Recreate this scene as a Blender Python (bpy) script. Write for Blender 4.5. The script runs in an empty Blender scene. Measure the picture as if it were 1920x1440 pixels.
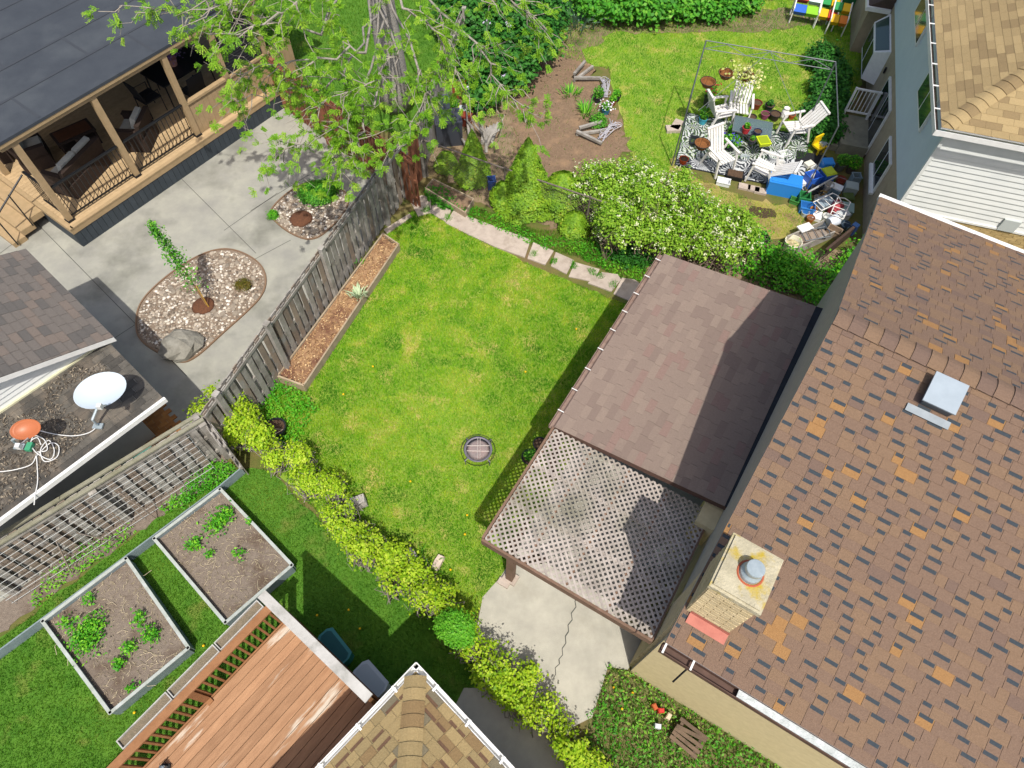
import bpy, math, random
import numpy as np
from mathutils import Vector, Matrix
random.seed(7); rng = np.random.default_rng(11)
SC = bpy.context.scene; COL = SC.collection
R = math.radians

# ------------------------------------------------------------------ camera
FPX = 1280.0; CX, CY = 960.0, 720.0; CAMH = 12.5
_dn = np.array([(930-CX)/FPX, -(1490-CY)/FPX, -1.0]); _dn /= np.linalg.norm(_dn)
_up = -_dn; _fw = np.array([0, 0, -1.0]); _yw = _fw-_up*_fw.dot(_up); _yw /= np.linalg.norm(_yw); _xw = np.cross(_yw, _up)
cam = bpy.data.cameras.new('camera'); cam.lens = 24.0; cam.sensor_width = 36.0; cam.clip_end = 600; cam.clip_start = 0.1
cam_o = bpy.data.objects.new('camera', cam); COL.objects.link(cam_o)
M3 = Matrix((_xw, _yw, _up)); cam_o.matrix_world = Matrix.Translation((0, 0, CAMH)) @ M3.to_4x4()
SC.camera = cam_o
# ------------------------------------------------------------------ sky, sun, exposure
SHX, SHY = -0.11, 0.54           # shadow shift on the ground for each metre of height
sun_vec = Vector((-SHX, -SHY, 1.0)).normalized()
elev = math.asin(sun_vec.z); azim = math.atan2(sun_vec.x, sun_vec.y)
w = bpy.data.worlds.new('World'); SC.world = w; w.use_nodes = True
nt = w.node_tree; nt.nodes.clear()
sk = nt.nodes.new('ShaderNodeTexSky'); sk.sky_type = 'NISHITA'; sk.sun_disc = False
sk.sun_elevation = elev; sk.sun_rotation = azim; sk.altitude = 100; sk.air_density = 0.8; sk.dust_density = 3.5; sk.ozone_density = 0.4
bg = nt.nodes.new('ShaderNodeBackground'); bg.inputs[1].default_value = 0.15
out = nt.nodes.new('ShaderNodeOutputWorld'); nt.links.new(sk.outputs[0], bg.inputs[0]); nt.links.new(bg.outputs[0], out.inputs[0])
sl = bpy.data.lights.new('sun', 'SUN'); sl.energy = 4.0; sl.angle = R(0.53); sl.color = (1.0, 0.955, 0.88)
so = bpy.data.objects.new('sun', sl); COL.objects.link(so); so.rotation_euler = sun_vec.to_track_quat('Z', 'Y').to_euler(); so.location = (0, -20, 40)
SC.view_settings.view_transform = 'Standard'; SC.view_settings.look = 'None'; SC.view_settings.exposure = 0.26; SC.view_settings.gamma = 1.0
SC.view_settings.use_curve_mapping = False

# ------------------------------------------------------------------ helpers
def at(px, py, h=0.0):
    d = np.array([(px-CX)/FPX, -(py-CY)/FPX, -1.0])
    wv = np.array([d@_xw, d@_yw, d@_up]); t = (h-CAMH)/wv[2]
    return Vector((wv[0]*t, wv[1]*t, h))
def proj(p):
    v = np.array([p[0], p[1], p[2]-CAMH]); c = v[0]*_xw+v[1]*_yw+v[2]*_up   # columns of the camera frame
    c = np.array([v@np.array([_xw[0], _yw[0], _up[0]]), v@np.array([_xw[1], _yw[1], _up[1]]), v@np.array([_xw[2], _yw[2], _up[2]])])
    return (CX+FPX*c[0]/-c[2], CY-FPX*c[1]/-c[2], -c[2])
def inframe(p, m=20):
    x, y, d = proj(p); return -m < x < 1920+m and -m < y < 1440+m
class Fr:
    def __init__(s, o, deg):
        s.o = Vector((o[0], o[1], 0)); s.a = R(deg); s.c = math.cos(s.a); s.s = math.sin(s.a)
    def l(s, px, py, h=0.0):
        r = at(px, py, h)-s.o; return Vector((r.x*s.c+r.y*s.s, -r.x*s.s+r.y*s.c, h))
    def w(s, x, y, z=0.0): return Vector((s.o.x+x*s.c-y*s.s, s.o.y+x*s.s+y*s.c, z))

def lin(c):
    if isinstance(c, str):
        c = [int(c[i:i+2], 16)/255 for i in (1, 3, 5)]; c = [x/12.92 if x <= .04045 else ((x+.055)/1.055)**2.4 for x in c]
    return (c[0], c[1], c[2], 1.0)
MATS = {}
def mat(name, col, col2=None, scale=6.0, rough=0.8, bump=0.0, bscale=40.0, spec=0.3, metal=0.0, rnd=0.0, stretch=None, detail=6.0, col3=None, scale3=1.2, th3=(0.5, 0.65), wave=None, local=False):
    if name in MATS: return MATS[name]
    m = bpy.data.materials.new(name); m.use_nodes = True; n = m.node_tree.nodes; L = m.node_tree.links
    b = n['Principled BSDF']; b.inputs['Roughness'].default_value = rough; b.inputs['Metallic'].default_value = metal
    b.inputs['Specular IOR Level'].default_value = spec
    cur = None
    if local:
        tc = n.new('ShaderNodeTexCoord'); pos = tc.outputs['Object']
    else:
        g = n.new('ShaderNodeNewGeometry'); pos = g.outputs['Position']
    if stretch:
        mp = n.new('ShaderNodeMapping'); mp.inputs['Rotation'].default_value = (0, 0, stretch[0]); 
        mp.vector_type = 'TEXTURE'; mp.inputs['Scale'].default_value = stretch[1]; L.new(pos, mp.inputs[0]); pos = mp.outputs[0]
    col = lin(col)
    if col2 is not None:
        nz = n.new('ShaderNodeTexNoise'); nz.inputs['Scale'].default_value = scale; nz.inputs['Detail'].default_value = detail; nz.inputs['Roughness'].default_value = .65
        L.new(pos, nz.inputs['Vector'])
        rp = n.new('ShaderNodeValToRGB'); rp.color_ramp.elements[0].position = .32; rp.color_ramp.elements[1].position = .68
        rp.color_ramp.elements[0].color = col; rp.color_ramp.elements[1].color = lin(col2); L.new(nz.outputs[0], rp.inputs[0]); cur = rp.outputs[0]
    if col3 is not None:
        nz = n.new('ShaderNodeTexNoise'); nz.inputs['Scale'].default_value = scale3; nz.inputs['Detail'].default_value = 5; nz.inputs['Roughness'].default_value = .6; L.new(pos, nz.inputs['Vector'])
        rp = n.new('ShaderNodeValToRGB'); rp.color_ramp.elements[0].position = th3[0]; rp.color_ramp.elements[1].position = th3[1]; rp.color_ramp.elements[0].color = (0, 0, 0, 1); rp.color_ramp.elements[1].color = (1, 1, 1, 1)
        L.new(nz.outputs[0], rp.inputs[0])
        mx = n.new('ShaderNodeMix'); mx.data_type = 'RGBA'; L.new(rp.outputs[0], mx.inputs[0])
        if cur is None: mx.inputs[6].default_value = col
        else: L.new(cur, mx.inputs[6])
        mx.inputs[7].default_value = lin(col3); cur = mx.outputs[2]
    if rnd:
        oi = n.new('ShaderNodeObjectInfo'); mr = n.new('ShaderNodeMapRange'); mr.inputs[3].default_value = 1-rnd; mr.inputs[4].default_value = 1+rnd; L.new(oi.outputs['Random'], mr.inputs[0])
        mx = n.new('ShaderNodeMix'); mx.data_type = 'RGBA'; mx.blend_type = 'MULTIPLY'; mx.inputs[0].default_value = 1.0
        if cur is None: mx.inputs[6].default_value = col
        else: L.new(cur, mx.inputs[6])
        cb = n.new('ShaderNodeCombineColor'); [L.new(mr.outputs[0], cb.inputs[i]) for i in range(3)]
        L.new(cb.outputs[0], mx.inputs[7]); cur = mx.outputs[2]
    if cur is None: b.inputs['Base Color'].default_value = col
    else: L.new(cur, b.inputs['Base Color'])
    if bump:
        nz = n.new('ShaderNodeTexNoise'); nz.inputs['Scale'].default_value = bscale; nz.inputs['Detail'].default_value = 8; L.new(pos, nz.inputs['Vector'])
        bp = n.new('ShaderNodeBump'); bp.inputs['Strength'].default_value = bump; bp.inputs['Distance'].default_value = .02; L.new(nz.outputs[0], bp.inputs['Height']); L.new(bp.outputs[0], b.inputs['Normal'])
    MATS[name] = m; return m
def leafmat(name, stops, trans=0.3, rough=.55, spec=.25):
    if name in MATS: return MATS[name]
    m = bpy.data.materials.new(name); m.use_nodes = True; n = m.node_tree.nodes; L = m.node_tree.links
    b = n['Principled BSDF']; b.inputs['Roughness'].default_value = rough; b.inputs['Specular IOR Level'].default_value = spec
    a = n.new('ShaderNodeAttribute'); a.attribute_name = 'var'
    rp = n.new('ShaderNodeValToRGB'); e = rp.color_ramp.elements
    e[0].position = stops[0][0]; e[0].color = lin(stops[0][1]); e[1].position = stops[-1][0]; e[1].color = lin(stops[-1][1])
    for p, c in stops[1:-1]: x = e.new(p); x.color = lin(c)
    L.new(a.outputs['Fac'], rp.inputs[0]); L.new(rp.outputs[0], b.inputs['Base Color'])
    if trans:
        t = n.new('ShaderNodeBsdfTranslucent'); L.new(rp.outputs[0], t.inputs[0])
        mx = n.new('ShaderNodeMixShader'); mx.inputs[0].default_value = trans; L.new(b.outputs[0], mx.inputs[1]); L.new(t.outputs[0], mx.inputs[2]); L.new(mx.outputs[0], n['Material Output'].inputs[0])
    MATS[name] = m; return m
def glassmat(name, tint, rough=.05, alpha=.25):
    if name in MATS: return MATS[name]
    m = bpy.data.materials.new(name); m.use_nodes = True; n = m.node_tree.nodes; L = m.node_tree.links
    b = n['Principled BSDF']; b.inputs['Base Color'].default_value = lin(tint); b.inputs['Roughness'].default_value = rough; b.inputs['Specular IOR Level'].default_value = .6; b.inputs['Alpha'].default_value = alpha
    MATS[name] = m; return m

def setp(o, label=None, cat=None, group=None, kind=None):
    if label: o['label'] = label
    if cat: o['category'] = cat
    if group: o['group'] = group
    if kind: o['kind'] = kind
    return o
def thing(name, label, cat, loc=(0, 0, 0), rz=0.0, group=None):
    o = bpy.data.objects.new(name, None); o.empty_display_size = .2; COL.objects.link(o); o.location = loc; o.rotation_euler = (0, 0, rz)
    return setp(o, label, cat, group)
def fthing(name, label, cat, fr, group=None): return thing(name, label, cat, fr.o, fr.a, group)
def link(name, me, parent=None, loc=None, rot=None, scale=None):
    o = bpy.data.objects.new(name, me); COL.objects.link(o)
    if parent: o.parent = parent
    if loc is not None: o.location = loc
    if rot is not None: o.rotation_euler = rot
    if scale is not None: o.scale = scale
    return o
class MB:
    def __init__(s): s.v = []; s.f = []; s.m = []
    def add(s, vs, fs, mi=0):
        k = len(s.v); s.v += [tuple(x) for x in vs]; s.f += [tuple(k+i for i in f) for f in fs]; s.m += [mi]*len(fs); return s
    def box(s, c, sz, rot=None, mi=0, taper=1.0):
        hx, hy, hz = sz[0]/2, sz[1]/2, sz[2]/2
        vs = [Vector((x*(taper if z > 0 else 1), y*(taper if z > 0 else 1), z)) for z in (-hz, hz) for x, y in ((-hx, -hy), (hx, -hy), (hx, hy), (-hx, hy))]
        if rot is not None: 
            vs = [rot @ v for v in vs]
        c = Vector(c); vs = [v+c for v in vs]
        return s.add(vs, [(3, 2, 1, 0), (4, 5, 6, 7), (0, 1, 5, 4), (1, 2, 6, 5), (2, 3, 7, 6), (3, 0, 4, 7)], mi)
    def span(s, x0, x1, y0, y1, z0, z1, mi=0): return s.box(((x0+x1)/2, (y0+y1)/2, (z0+z1)/2), (abs(x1-x0), abs(y1-y0), abs(z1-z0)), None, mi)
    def bar(s, a, b, w, h, mi=0, up=(0, 0, 1)):
        a = Vector(a); b = Vector(b); d = b-a; L = d.length
        if L < 1e-6: return s
        x = d/L; u = Vector(up); y = u.cross(x)
        if y.length < 1e-4: y = Vector((0, 1, 0)).cross(x)
        y.normalize(); z = x.cross(y)
        m = Matrix((x, y, z)).transposed()
        return s.box((a+b)/2, (L, w, h), m, mi)
    def tube(s, path, r, n=6, mi=0, cap=True):
        path = [Vector(p) for p in path]; k = len(path); rs = r if isinstance(r, (list, tuple)) else [r]*k
        vs = []; ref = None
        for i, p in enumerate(path):
            d = (path[min(i+1, k-1)]-path[max(i-1, 0)])
            if d.length < 1e-9: d = Vector((0, 0, 1))
            d.normalize()
            if ref is None:
                ref = Vector((0, 0, 1)) if abs(d.z) < .9 else Vector((1, 0, 0))
            x = ref-d*ref.dot(d); x.normalize(); y = d.cross(x); ref = x
            for j in range(n):
                a = 2*math.pi*j/n; vs.append(p+(x*math.cos(a)+y*math.sin(a))*rs[i])
        fs = [(i*n+j, i*n+(j+1) % n, (i+1)*n+(j+1) % n, (i+1)*n+j) for i in range(k-1) for j in range(n)]
        if cap: fs += [tuple(range(n-1, -1, -1)), tuple(range((k-1)*n, k*n))]
        return s.add(vs, fs, mi)
    def ring(s, c, rad, r, n=24, m=5, mi=0):
        c = Vector(c); vs = []; 
        for i in range(n):
            a = 2*math.pi*i/n
            for j in range(m):
                b = 2*math.pi*j/m; q = rad+r*math.cos(b); vs.append(c+Vector((q*math.cos(a), q*math.sin(a), r*math.sin(b))))
        fs = [(i*m+j, ((i+1) % n)*m+j, ((i+1) % n)*m+(j+1) % m, i*m+(j+1) % m) for i in range(n) for j in range(m)]
        return s.add(vs, fs, mi)
    def lathe(s, prof, n=20, c=(0, 0, 0), mi=0, squash=1.0):
        c = Vector(c); vs = []
        for r, z in prof:
            for j in range(n):
                a = 2*math.pi*j/n; vs.append(c+Vector((r*math.cos(a), r*squash*math.sin(a), z)))
        k = len(prof)
        fs = [(i*n+j, i*n+(j+1) % n, (i+1)*n+(j+1) % n, (i+1)*n+j) for i in range(k-1) for j in range(n)]
        if prof[0][0] > 1e-4: fs.append(tuple(range(n-1, -1, -1)))
        if prof[-1][0] > 1e-4: fs.append(tuple(range((k-1)*n, k*n)))
        return s.add(vs, fs, mi)
    def prism(s, poly, z0, z1, mi=0):
        n = len(poly); vs = [(p[0], p[1], z0) for p in poly]+[(p[0], p[1], z1) for p in poly]
        return s.add(vs, [tuple(range(n-1, -1, -1)), tuple(range(n, 2*n))]+[(i, (i+1) % n, n+(i+1) % n, n+i) for i in range(n)], mi)
    def mesh(s, name, mats, smooth=False):
        me = bpy.data.meshes.new(name); me.from_pydata(s.v, [], s.f)
        for m in (mats if isinstance(mats, (list, tuple)) else [mats]): me.materials.append(m)
        if any(s.m): me.polygons.foreach_set('material_index', s.m)
        if smooth: me.polygons.foreach_set('use_smooth', [True]*len(s.f))
        me.update(); return me
    def build(s, name, mats, parent=None, loc=None, rot=None, smooth=False, **kw):
        o = link(name, s.mesh(name, mats, smooth), parent, loc, rot); setp(o, **kw); return o
def npmesh(name, V, F, m, var=None, smooth=False):
    """V (n,3), F (k,3|4) arrays -> mesh with a per-face 'var' attribute"""
    me = bpy.data.meshes.new(name); k = F.shape[1]
    me.vertices.add(len(V)); me.vertices.foreach_set('co', np.ascontiguousarray(V, dtype=np.float32).ravel())
    me.loops.add(F.size); me.loops.foreach_set('vertex_index', np.ascontiguousarray(F, dtype=np.int32).ravel())
    me.polygons.add(len(F)); me.polygons.foreach_set('loop_start', np.arange(0, F.size, k, dtype=np.int32))
    try: me.polygons.foreach_set('loop_total', np.full(len(F), k, dtype=np.int32))
    except Exception: pass
    if smooth: me.polygons.foreach_set('use_smooth', [True]*len(F))
    if var is not None:
        a = me.attributes.new('var', 'FLOAT', 'FACE'); a.data.foreach_set('value', np.ascontiguousarray(var, dtype=np.float32))
    me.materials.append(m); me.update(calc_edges=True); me.validate(); return me
# low-frequency value noise for placement and tint
_grid = np.random.default_rng(5).random((64, 64))
def vnoise(x, y, s):
    x = np.asarray(x)*s+100; y = np.asarray(y)*s+100; xi = np.floor(x).astype(int); yi = np.floor(y).astype(int); fx = x-xi; fy = y-yi
    fx = fx*fx*(3-2*fx); fy = fy*fy*(3-2*fy); G = lambda a, b: _grid[a % 64, b % 64]
    return (G(xi, yi)*(1-fx)+G(xi+1, yi)*fx)*(1-fy)+(G(xi, yi+1)*(1-fx)+G(xi+1, yi+1)*fx)*fy
def inpoly(X, Y, poly):
    X = np.asarray(X); Y = np.asarray(Y); r = np.zeros(X.shape, bool); n = len(poly)
    for i in range(n):
        x1, y1 = poly[i][0], poly[i][1]; x2, y2 = poly[(i+1) % n][0], poly[(i+1) % n][1]
        c = ((y1 > Y) != (y2 > Y)) & (X < (x2-x1)*(Y-y1)/((y2-y1) if y2 != y1 else 1e-9)+x1); r ^= c
    return r
def scatter(poly, n, excl=()):
    P = np.array([(p[0], p[1]) for p in poly]); lo = P.min(0); hi = P.max(0); area = (hi-lo).prod()
    q = rng.random((int(n*2.2)+50, 2))*(hi-lo)+lo; k = inpoly(q[:, 0], q[:, 1], poly)
    for e in excl: k &= ~inpoly(q[:, 0], q[:, 1], e)
    return q[k][:n]
def leaves(P, size, up=0.5, aspect=.55, N=None):
    """leaf quads (rhombus) at points P; up biases the normal to the sky. returns V,F"""
    n = len(P); nr = rng.normal(size=(n, 3)); nr[:, 2] = np.abs(nr[:, 2])+up*2.0
    if N is not None: nr = nr*.6+N*1.2
    nr /= np.linalg.norm(nr, axis=1)[:, None]
    t = rng.normal(size=(n, 3)); t -= nr*(t*nr).sum(1)[:, None]; t /= np.linalg.norm(t, axis=1)[:, None]
    b = np.cross(nr, t); s = (size*(.6+.8*rng.random(n)))[:, None] if np.isscalar(size) else (size*(.6+.8*rng.random(n)))[:, None]
    a = s*aspect; V = np.stack([P-t*s*.5, P+b*a*.5+nr*s*.08, P+t*s*.5, P-b*a*.5+nr*s*.08], 1).reshape(-1, 3)
    F = np.arange(4*n).reshape(n, 4); return V, F
def grass(name, poly, n, m, length=.06, width=.009, excl=(), parent=None, var_fn=None, lean=.55, z=0.0, label=None, cat=None):
    q = scatter(poly, n, excl); n = len(q)
    if var_fn is None: v = .45*vnoise(q[:, 0], q[:, 1], 1.1)+.3*vnoise(q[:, 0]+9, q[:, 1], 3.7)+.35*rng.random(n)
    else: v = var_fn(q)
    a = rng.random(n)*2*np.pi; L = length*(.5+rng.random(n)); w_ = width*(.6+.8*rng.random(n)); la = rng.random(n)*2*np.pi; ln = lean*(.3+rng.random(n))
    base = np.c_[q, np.full(n, z)]
    d = np.c_[np.cos(a), np.sin(a), np.zeros(n)]*w_[:, None]*.5
    tip = base+np.c_[np.cos(la)*ln*L, np.sin(la)*ln*L, L*np.sqrt(np.clip(1-ln**2*.6, .1, 1))]
    V = np.stack([base-d, base+d, tip], 1).reshape(-1, 3); F = np.arange(3*n).reshape(n, 3)
    o = link(name, npmesh(name, V, F, m, v), parent); setp(o, label, cat, None, 'stuff'); return o
def jag(poly, step=.12, amp=.05):
    """uneven outline"""
    r = []; n = len(poly)
    for i in range(n):
        a = Vector(poly[i][:2]); b = Vector(poly[(i+1) % n][:2]); L = (b-a).length; k = max(1, int(L/step))
        for j in range(k):
            p = a+(b-a)*(j/k); r.append((p.x+random.gauss(0, amp), p.y+random.gauss(0, amp)))
    return r
def sheet(name, poly, z, m, kind=None, parent=None, **kw):
    """flat sheet from a simple polygon, triangulated by fan-safe ngon"""
    me = bpy.data.meshes.new(name); me.from_pydata([(p[0], p[1], z) for p in poly], [], [tuple(range(len(poly)))])
    if me.polygons[0].normal.z < 0: me.flip_normals()
    me.materials.append(m); o = link(name, me, parent); setp(o, kind=kind, **kw); return o
def slab(name, poly, z0, z1, m, parent=None, **kw):
    a = sum(poly[i][0]*poly[(i+1) % len(poly)][1]-poly[(i+1) % len(poly)][0]*poly[i][1] for i in range(len(poly)))
    if a < 0: poly = poly[::-1]
    return MB().prism(poly, z0, z1).build(name, m, parent, **kw)
def pxpoly(pts, h=0): return [tuple(at(x, y, h))[:2] for x, y in pts]
def clip(poly, region):
    """Sutherland-Hodgman, convex ccw region"""
    outp = poly
    n = len(region)
    for i in range(n):
        a = region[i]; b = region[(i+1) % n]; inp = outp; outp = []
        if not inp: return []
        side = lambda p: (b[0]-a[0])*(p[1]-a[1])-(b[1]-a[1])*(p[0]-a[0])
        for j in range(len(inp)):
            p = inp[j]; q = inp[(j+1) % len(inp)]; sp, sq = side(p), side(q)
            if sp >= 0: outp.append(p)
            if (sp > 0 and sq < 0) or (sp < 0 and sq > 0):
                t = sp/(sp-sq); outp.append((p[0]+(q[0]-p[0])*t, p[1]+(q[1]-p[1])*t))
    return outp
def pick(weights):
    r = random.random()*sum(weights); 
    for i, x in enumerate(weights):
        r -= x
        if r <= 0: return i
    return len(weights)-1
_shcache = {}
def shingles(parent, fr, O, ex, ey, region, expo, wr, mats, wts, thick=.008, name='shingle', limit=300, dash=None, dash_p=.4, gap=.004, stag=None, jit=.0, raise_p=.0, alt=None):
    """courses of shingle pieces on the plane O + s*ex + t*ey (local to parent); region: convex ccw polygon in (s,t); t runs up the slope"""
    O = Vector(O); ex = Vector(ex).normalized(); ey = Vector(ey).normalized(); nz = ex.cross(ey)
    s0 = min(p[0] for p in region); s1 = max(p[0] for p in region); t0 = min(p[1] for p in region); t1 = max(p[1] for p in region)
    pcs = []; row = 0; t = t0; ai = False
    while t < t1-1e-6:
        s = s0-random.random()*wr[1] if stag is None else s0-(row % 2)*stag-.001
        while s < s1:
            isd = None
            wd = wr[0]+random.random()*(wr[1]-wr[0])
            if alt:
                ai = not ai; isd = ai; lo_, hi_ = alt if ai else wr; wd = lo_+random.random()*(hi_-lo_)
            wd = round(wd/.03)*.03 if wr[1]-wr[0] > .02 else wd
            poly = clip([(s+gap/2, t), (s+wd-gap/2, t), (s+wd-gap/2, t+expo*1.08), (s+gap/2, t+expo*1.08)], region)
            if len(poly) >= 3:
                A = abs(sum(poly[i][0]*poly[(i+1) % len(poly)][1]-poly[(i+1) % len(poly)][0]*poly[i][1] for i in range(len(poly))))/2
                if A > 2e-4: pcs.append((s, t, wd, poly, (A > .98*(wd-gap)*expo*1.08, isd)))
            s += wd
        t += expo; row += 1
    def geo(poly, s, t, th, mi, dsh):
        mb = MB(); lift = lambda p: th*(1-(p[1]-t)/(expo*1.08))+.0015
        n = len(poly); top = [(p[0]-s, p[1]-t, lift(p)) for p in poly]; bot = [(p[0]-s, p[1]-t, -.004) for p in poly]
        mb.add(bot+top, [tuple(range(n, 2*n))]+[(i, (i+1) % n, n+(i+1) % n, n+i) for i in range(n)], mi)
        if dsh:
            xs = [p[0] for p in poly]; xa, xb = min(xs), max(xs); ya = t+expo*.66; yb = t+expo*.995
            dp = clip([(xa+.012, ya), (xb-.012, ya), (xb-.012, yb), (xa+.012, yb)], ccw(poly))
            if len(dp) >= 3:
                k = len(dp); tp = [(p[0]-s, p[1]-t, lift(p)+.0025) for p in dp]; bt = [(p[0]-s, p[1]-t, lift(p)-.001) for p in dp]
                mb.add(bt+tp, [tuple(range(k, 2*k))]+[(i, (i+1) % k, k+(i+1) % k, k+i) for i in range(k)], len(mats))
        return mb
    def ccw(p):
        a = sum(p[i][0]*p[(i+1) % len(p)][1]-p[(i+1) % len(p)][0]*p[i][1] for i in range(len(p))); return p if a > 0 else p[::-1]
    rot = Matrix((ex, ey, nz)).transposed(); eul = rot.to_euler()
    Mw = parent.matrix_basis if parent else Matrix.Identity(4)
    if parent is not None and parent.parent is not None: Mw = parent.parent.matrix_basis @ Mw
    sc = []
    for i, (s, t, wd, poly, full) in enumerate(pcs):
        c = Mw @ (O+ex*(s+wd/2)+ey*(t+expo/2)); ok = inframe(c); dist = (c-Vector((0, 0, CAMH))).length
        sc.append((0 if ok else 1, dist, i))
    sc.sort(); ind = set(i for o_, d, i in sc[:limit] if o_ == 0)
    allm = list(mats)+([dash] if dash else [])
    rest = MB(); ids = id(mats)
    for i, (s, t, wd, poly, (full, isd)) in enumerate(pcs):
        dsh = bool(dash) and (random.random() < dash_p if isd is None else (isd and random.random() < dash_p)); mi = pick(wts if (isd is None or isd) else [x if q != 2 else x*.25 for q, x in enumerate(wts)]); th = thick*(1.7 if random.random() < raise_p else 1.0)
        if i in ind:
            key = (name, round(wd, 3), mi, dsh, round(th, 4), ids, expo) if full else None
            me = _shcache.get(key) if key else None
            if me is None:
                me = geo(poly, s, t, th, mi, dsh).mesh(name, allm)
                if key: _shcache[key] = me
            o = link(name, me, parent, O+ex*s+ey*t, eul)
        else:
            mb = geo(poly, s, t, th, mi, dsh); base = O+ex*s+ey*t
            rest.add([base+rot @ Vector(v) for v in mb.v], mb.f, 0); rest.m[-len(mb.f):] = mb.m
    if rest.f:
        rest.build(name+'_field', allm, parent, kind='stuff')
# ------------------------------------------------------------------ materials used in many places
M_conc = mat('driveway concrete', '#9b9a8e', '#888780', 1.6, .9, .25, 60, col3='#6d6d64', scale3=.7, th3=(.5, .72))
M_conc2 = mat('patio concrete', '#aeaa9c', '#9a978b', 2.2, .9, .25, 60, col3='#8b8779', scale3=.9, th3=(.52, .8))
M_slab = mat('path slab concrete', '#b3a699', '#a09388', 5, .9, .3, 70, rnd=.06, col3='#8c7f70', scale3=2.5, th3=(.55, .8))
M_joint = mat('joint and crack', '#4d4d48', rough=1)  # flat dark strips: control joints and the patio crack
M_soil = mat('garden soil', '#6b6056', '#7d7266', 14, 1, .7, 45, col3='#5a4c40', scale3=2, th3=(.5, .7))
M_soilred = mat('bark mulch soil', '#6b5745', '#7f6b56', 16, 1, .8, 40, col3='#8a7158', scale3=2.2, th3=(.5, .7))
M_drysoil = mat('dry leaf litter', '#a88a66', '#86664c', 9, 1, .8, 40, col3='#6a4a3a', scale3=1.3, th3=(.45, .6))
M_grwood = mat('weathered grey wood', '#a09c95', '#847f77', 5, .9, .35, 30, rnd=.16, col3='#6a655d', scale3=3, th3=(.5, .72))
M_grwood2 = mat('weathered brown wood', '#8c7e70', '#75685c', 6, .9, .35, 30, rnd=.16, col3='#8c8a86', scale3=3, th3=(.5, .72))
M_redwood = mat('red stained wood', '#86573f', '#6e4634', 5, .85, .3, 30, rnd=.2)
M_orwood = mat('orange stained wood', '#b5742c', '#9c6024', 6, .8, .3, 30)
M_white = mat('white paint', '#dcdcd8', '#cfcfcb', 8, .5, 0)
M_wplastic = mat('white plastic', '#dedcd8', '#cdcac4', 5, .45, 0)
M_steel = mat('galvanised steel', '#a9b4b8', '#8f9ca1', 8, .42, .05, 30, spec=.5, metal=.35)
M_dark = mat('dark void', '#141414', rough=1)
M_black = mat('black plastic', '#1d1d1f', rough=.55)
M_stem = mat('twig bark', '#857667', '#6c5d50', 9, .95)
M_bark = mat('grey bark', '#a29d94', '#77736c', 12, .95, .9, 18, stretch=(0, (1, 1, .25)))

# ------------------------------------------------------------------ ground
gm = mat('ground soil and turf', '#4a5a22', '#6b6238', 2.5, 1, .5, 30, col3='#6f5c42', scale3=.7, th3=(.5, .68))
g = MB().add([(-250, -250, 0), (250, -250, 0), (250, 250, 0), (-250, 250, 0)], [(0, 1, 2, 3)]).build('ground', gm, kind='structure')
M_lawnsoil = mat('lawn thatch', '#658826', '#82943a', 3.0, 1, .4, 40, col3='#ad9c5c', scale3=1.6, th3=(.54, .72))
M_lawnsoil2 = mat('deep lawn thatch', '#3f6a1c', '#537a24', 3.0, 1, .4, 40, col3='#6f7636', scale3=1.6, th3=(.56, .74))  # thatch of the darker green lawns
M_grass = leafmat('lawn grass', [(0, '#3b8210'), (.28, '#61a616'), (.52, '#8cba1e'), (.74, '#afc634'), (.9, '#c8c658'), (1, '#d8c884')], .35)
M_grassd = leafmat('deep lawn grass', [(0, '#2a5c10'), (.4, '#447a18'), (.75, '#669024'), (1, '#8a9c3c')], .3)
M_weed = leafmat('weed leaves', [(0, '#2f7a14'), (.5, '#4fa01e'), (1, '#86c02e')], .3)

LAWN = pxpoly([(722, 440), (770, 398), (800, 392), (900, 452), (1000, 500), (1160, 566), (1250, 590), (1300, 640), (1080, 1000), (940, 1090), (905, 1135), (870, 1180), (780, 1110), (680, 1030), (560, 930), (470, 800), (500, 730), (575, 735)])
sheet('lawn', jag(LAWN, .25, .04), .006, M_lawnsoil, 'structure')
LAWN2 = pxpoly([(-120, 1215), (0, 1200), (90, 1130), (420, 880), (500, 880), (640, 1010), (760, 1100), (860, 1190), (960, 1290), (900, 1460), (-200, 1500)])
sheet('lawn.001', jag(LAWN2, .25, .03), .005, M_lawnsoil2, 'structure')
LAWN3 = pxpoly([(1080, 0), (1700, 0), (1640, 60), (1600, 180), (1560, 260), (1500, 300), (1285, 300), (1262, 290), (1250, 340), (1190, 330), (1172, 250), (1165, 210), (1140, 130), (1060, 110), (1020, 60)])
sheet('lawn.002', jag(LAWN3, .3, .06), .006, M_lawnsoil, 'structure')
LAWN4 = pxpoly([(1200, 300), (1270, 295), (1300, 330), (1420, 380), (1520, 390), (1500, 430), (1400, 470), (1300, 420)])
sheet('lawn.003', jag(LAWN4, .2, .08), .005, mat('worn lawn', '#8a8440', '#9a8a58', 4, 1, .5, 40, col3='#7d6a48', scale3=2), 'structure')
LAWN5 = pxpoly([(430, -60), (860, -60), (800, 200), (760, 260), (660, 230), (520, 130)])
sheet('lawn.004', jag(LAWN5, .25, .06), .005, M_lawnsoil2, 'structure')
MULCH = pxpoly([(930, 95), (1010, 70), (1075, 60), (1120, 150), (1160, 220), (1180, 285), (1100, 330), (1000, 340), (960, 300), (960, 180)])
sheet('flower_bed_soil', jag(MULCH, .15, .07), .011, M_soilred, 'structure')
DIRT = pxpoly([(790, 300), (830, 120), (930, 120), (1000, 330), (1120, 400), (1300, 480), (1620, 470), (1640, 560), (1560, 600), (1240, 520), (1190, 480), (900, 380)])
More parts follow.
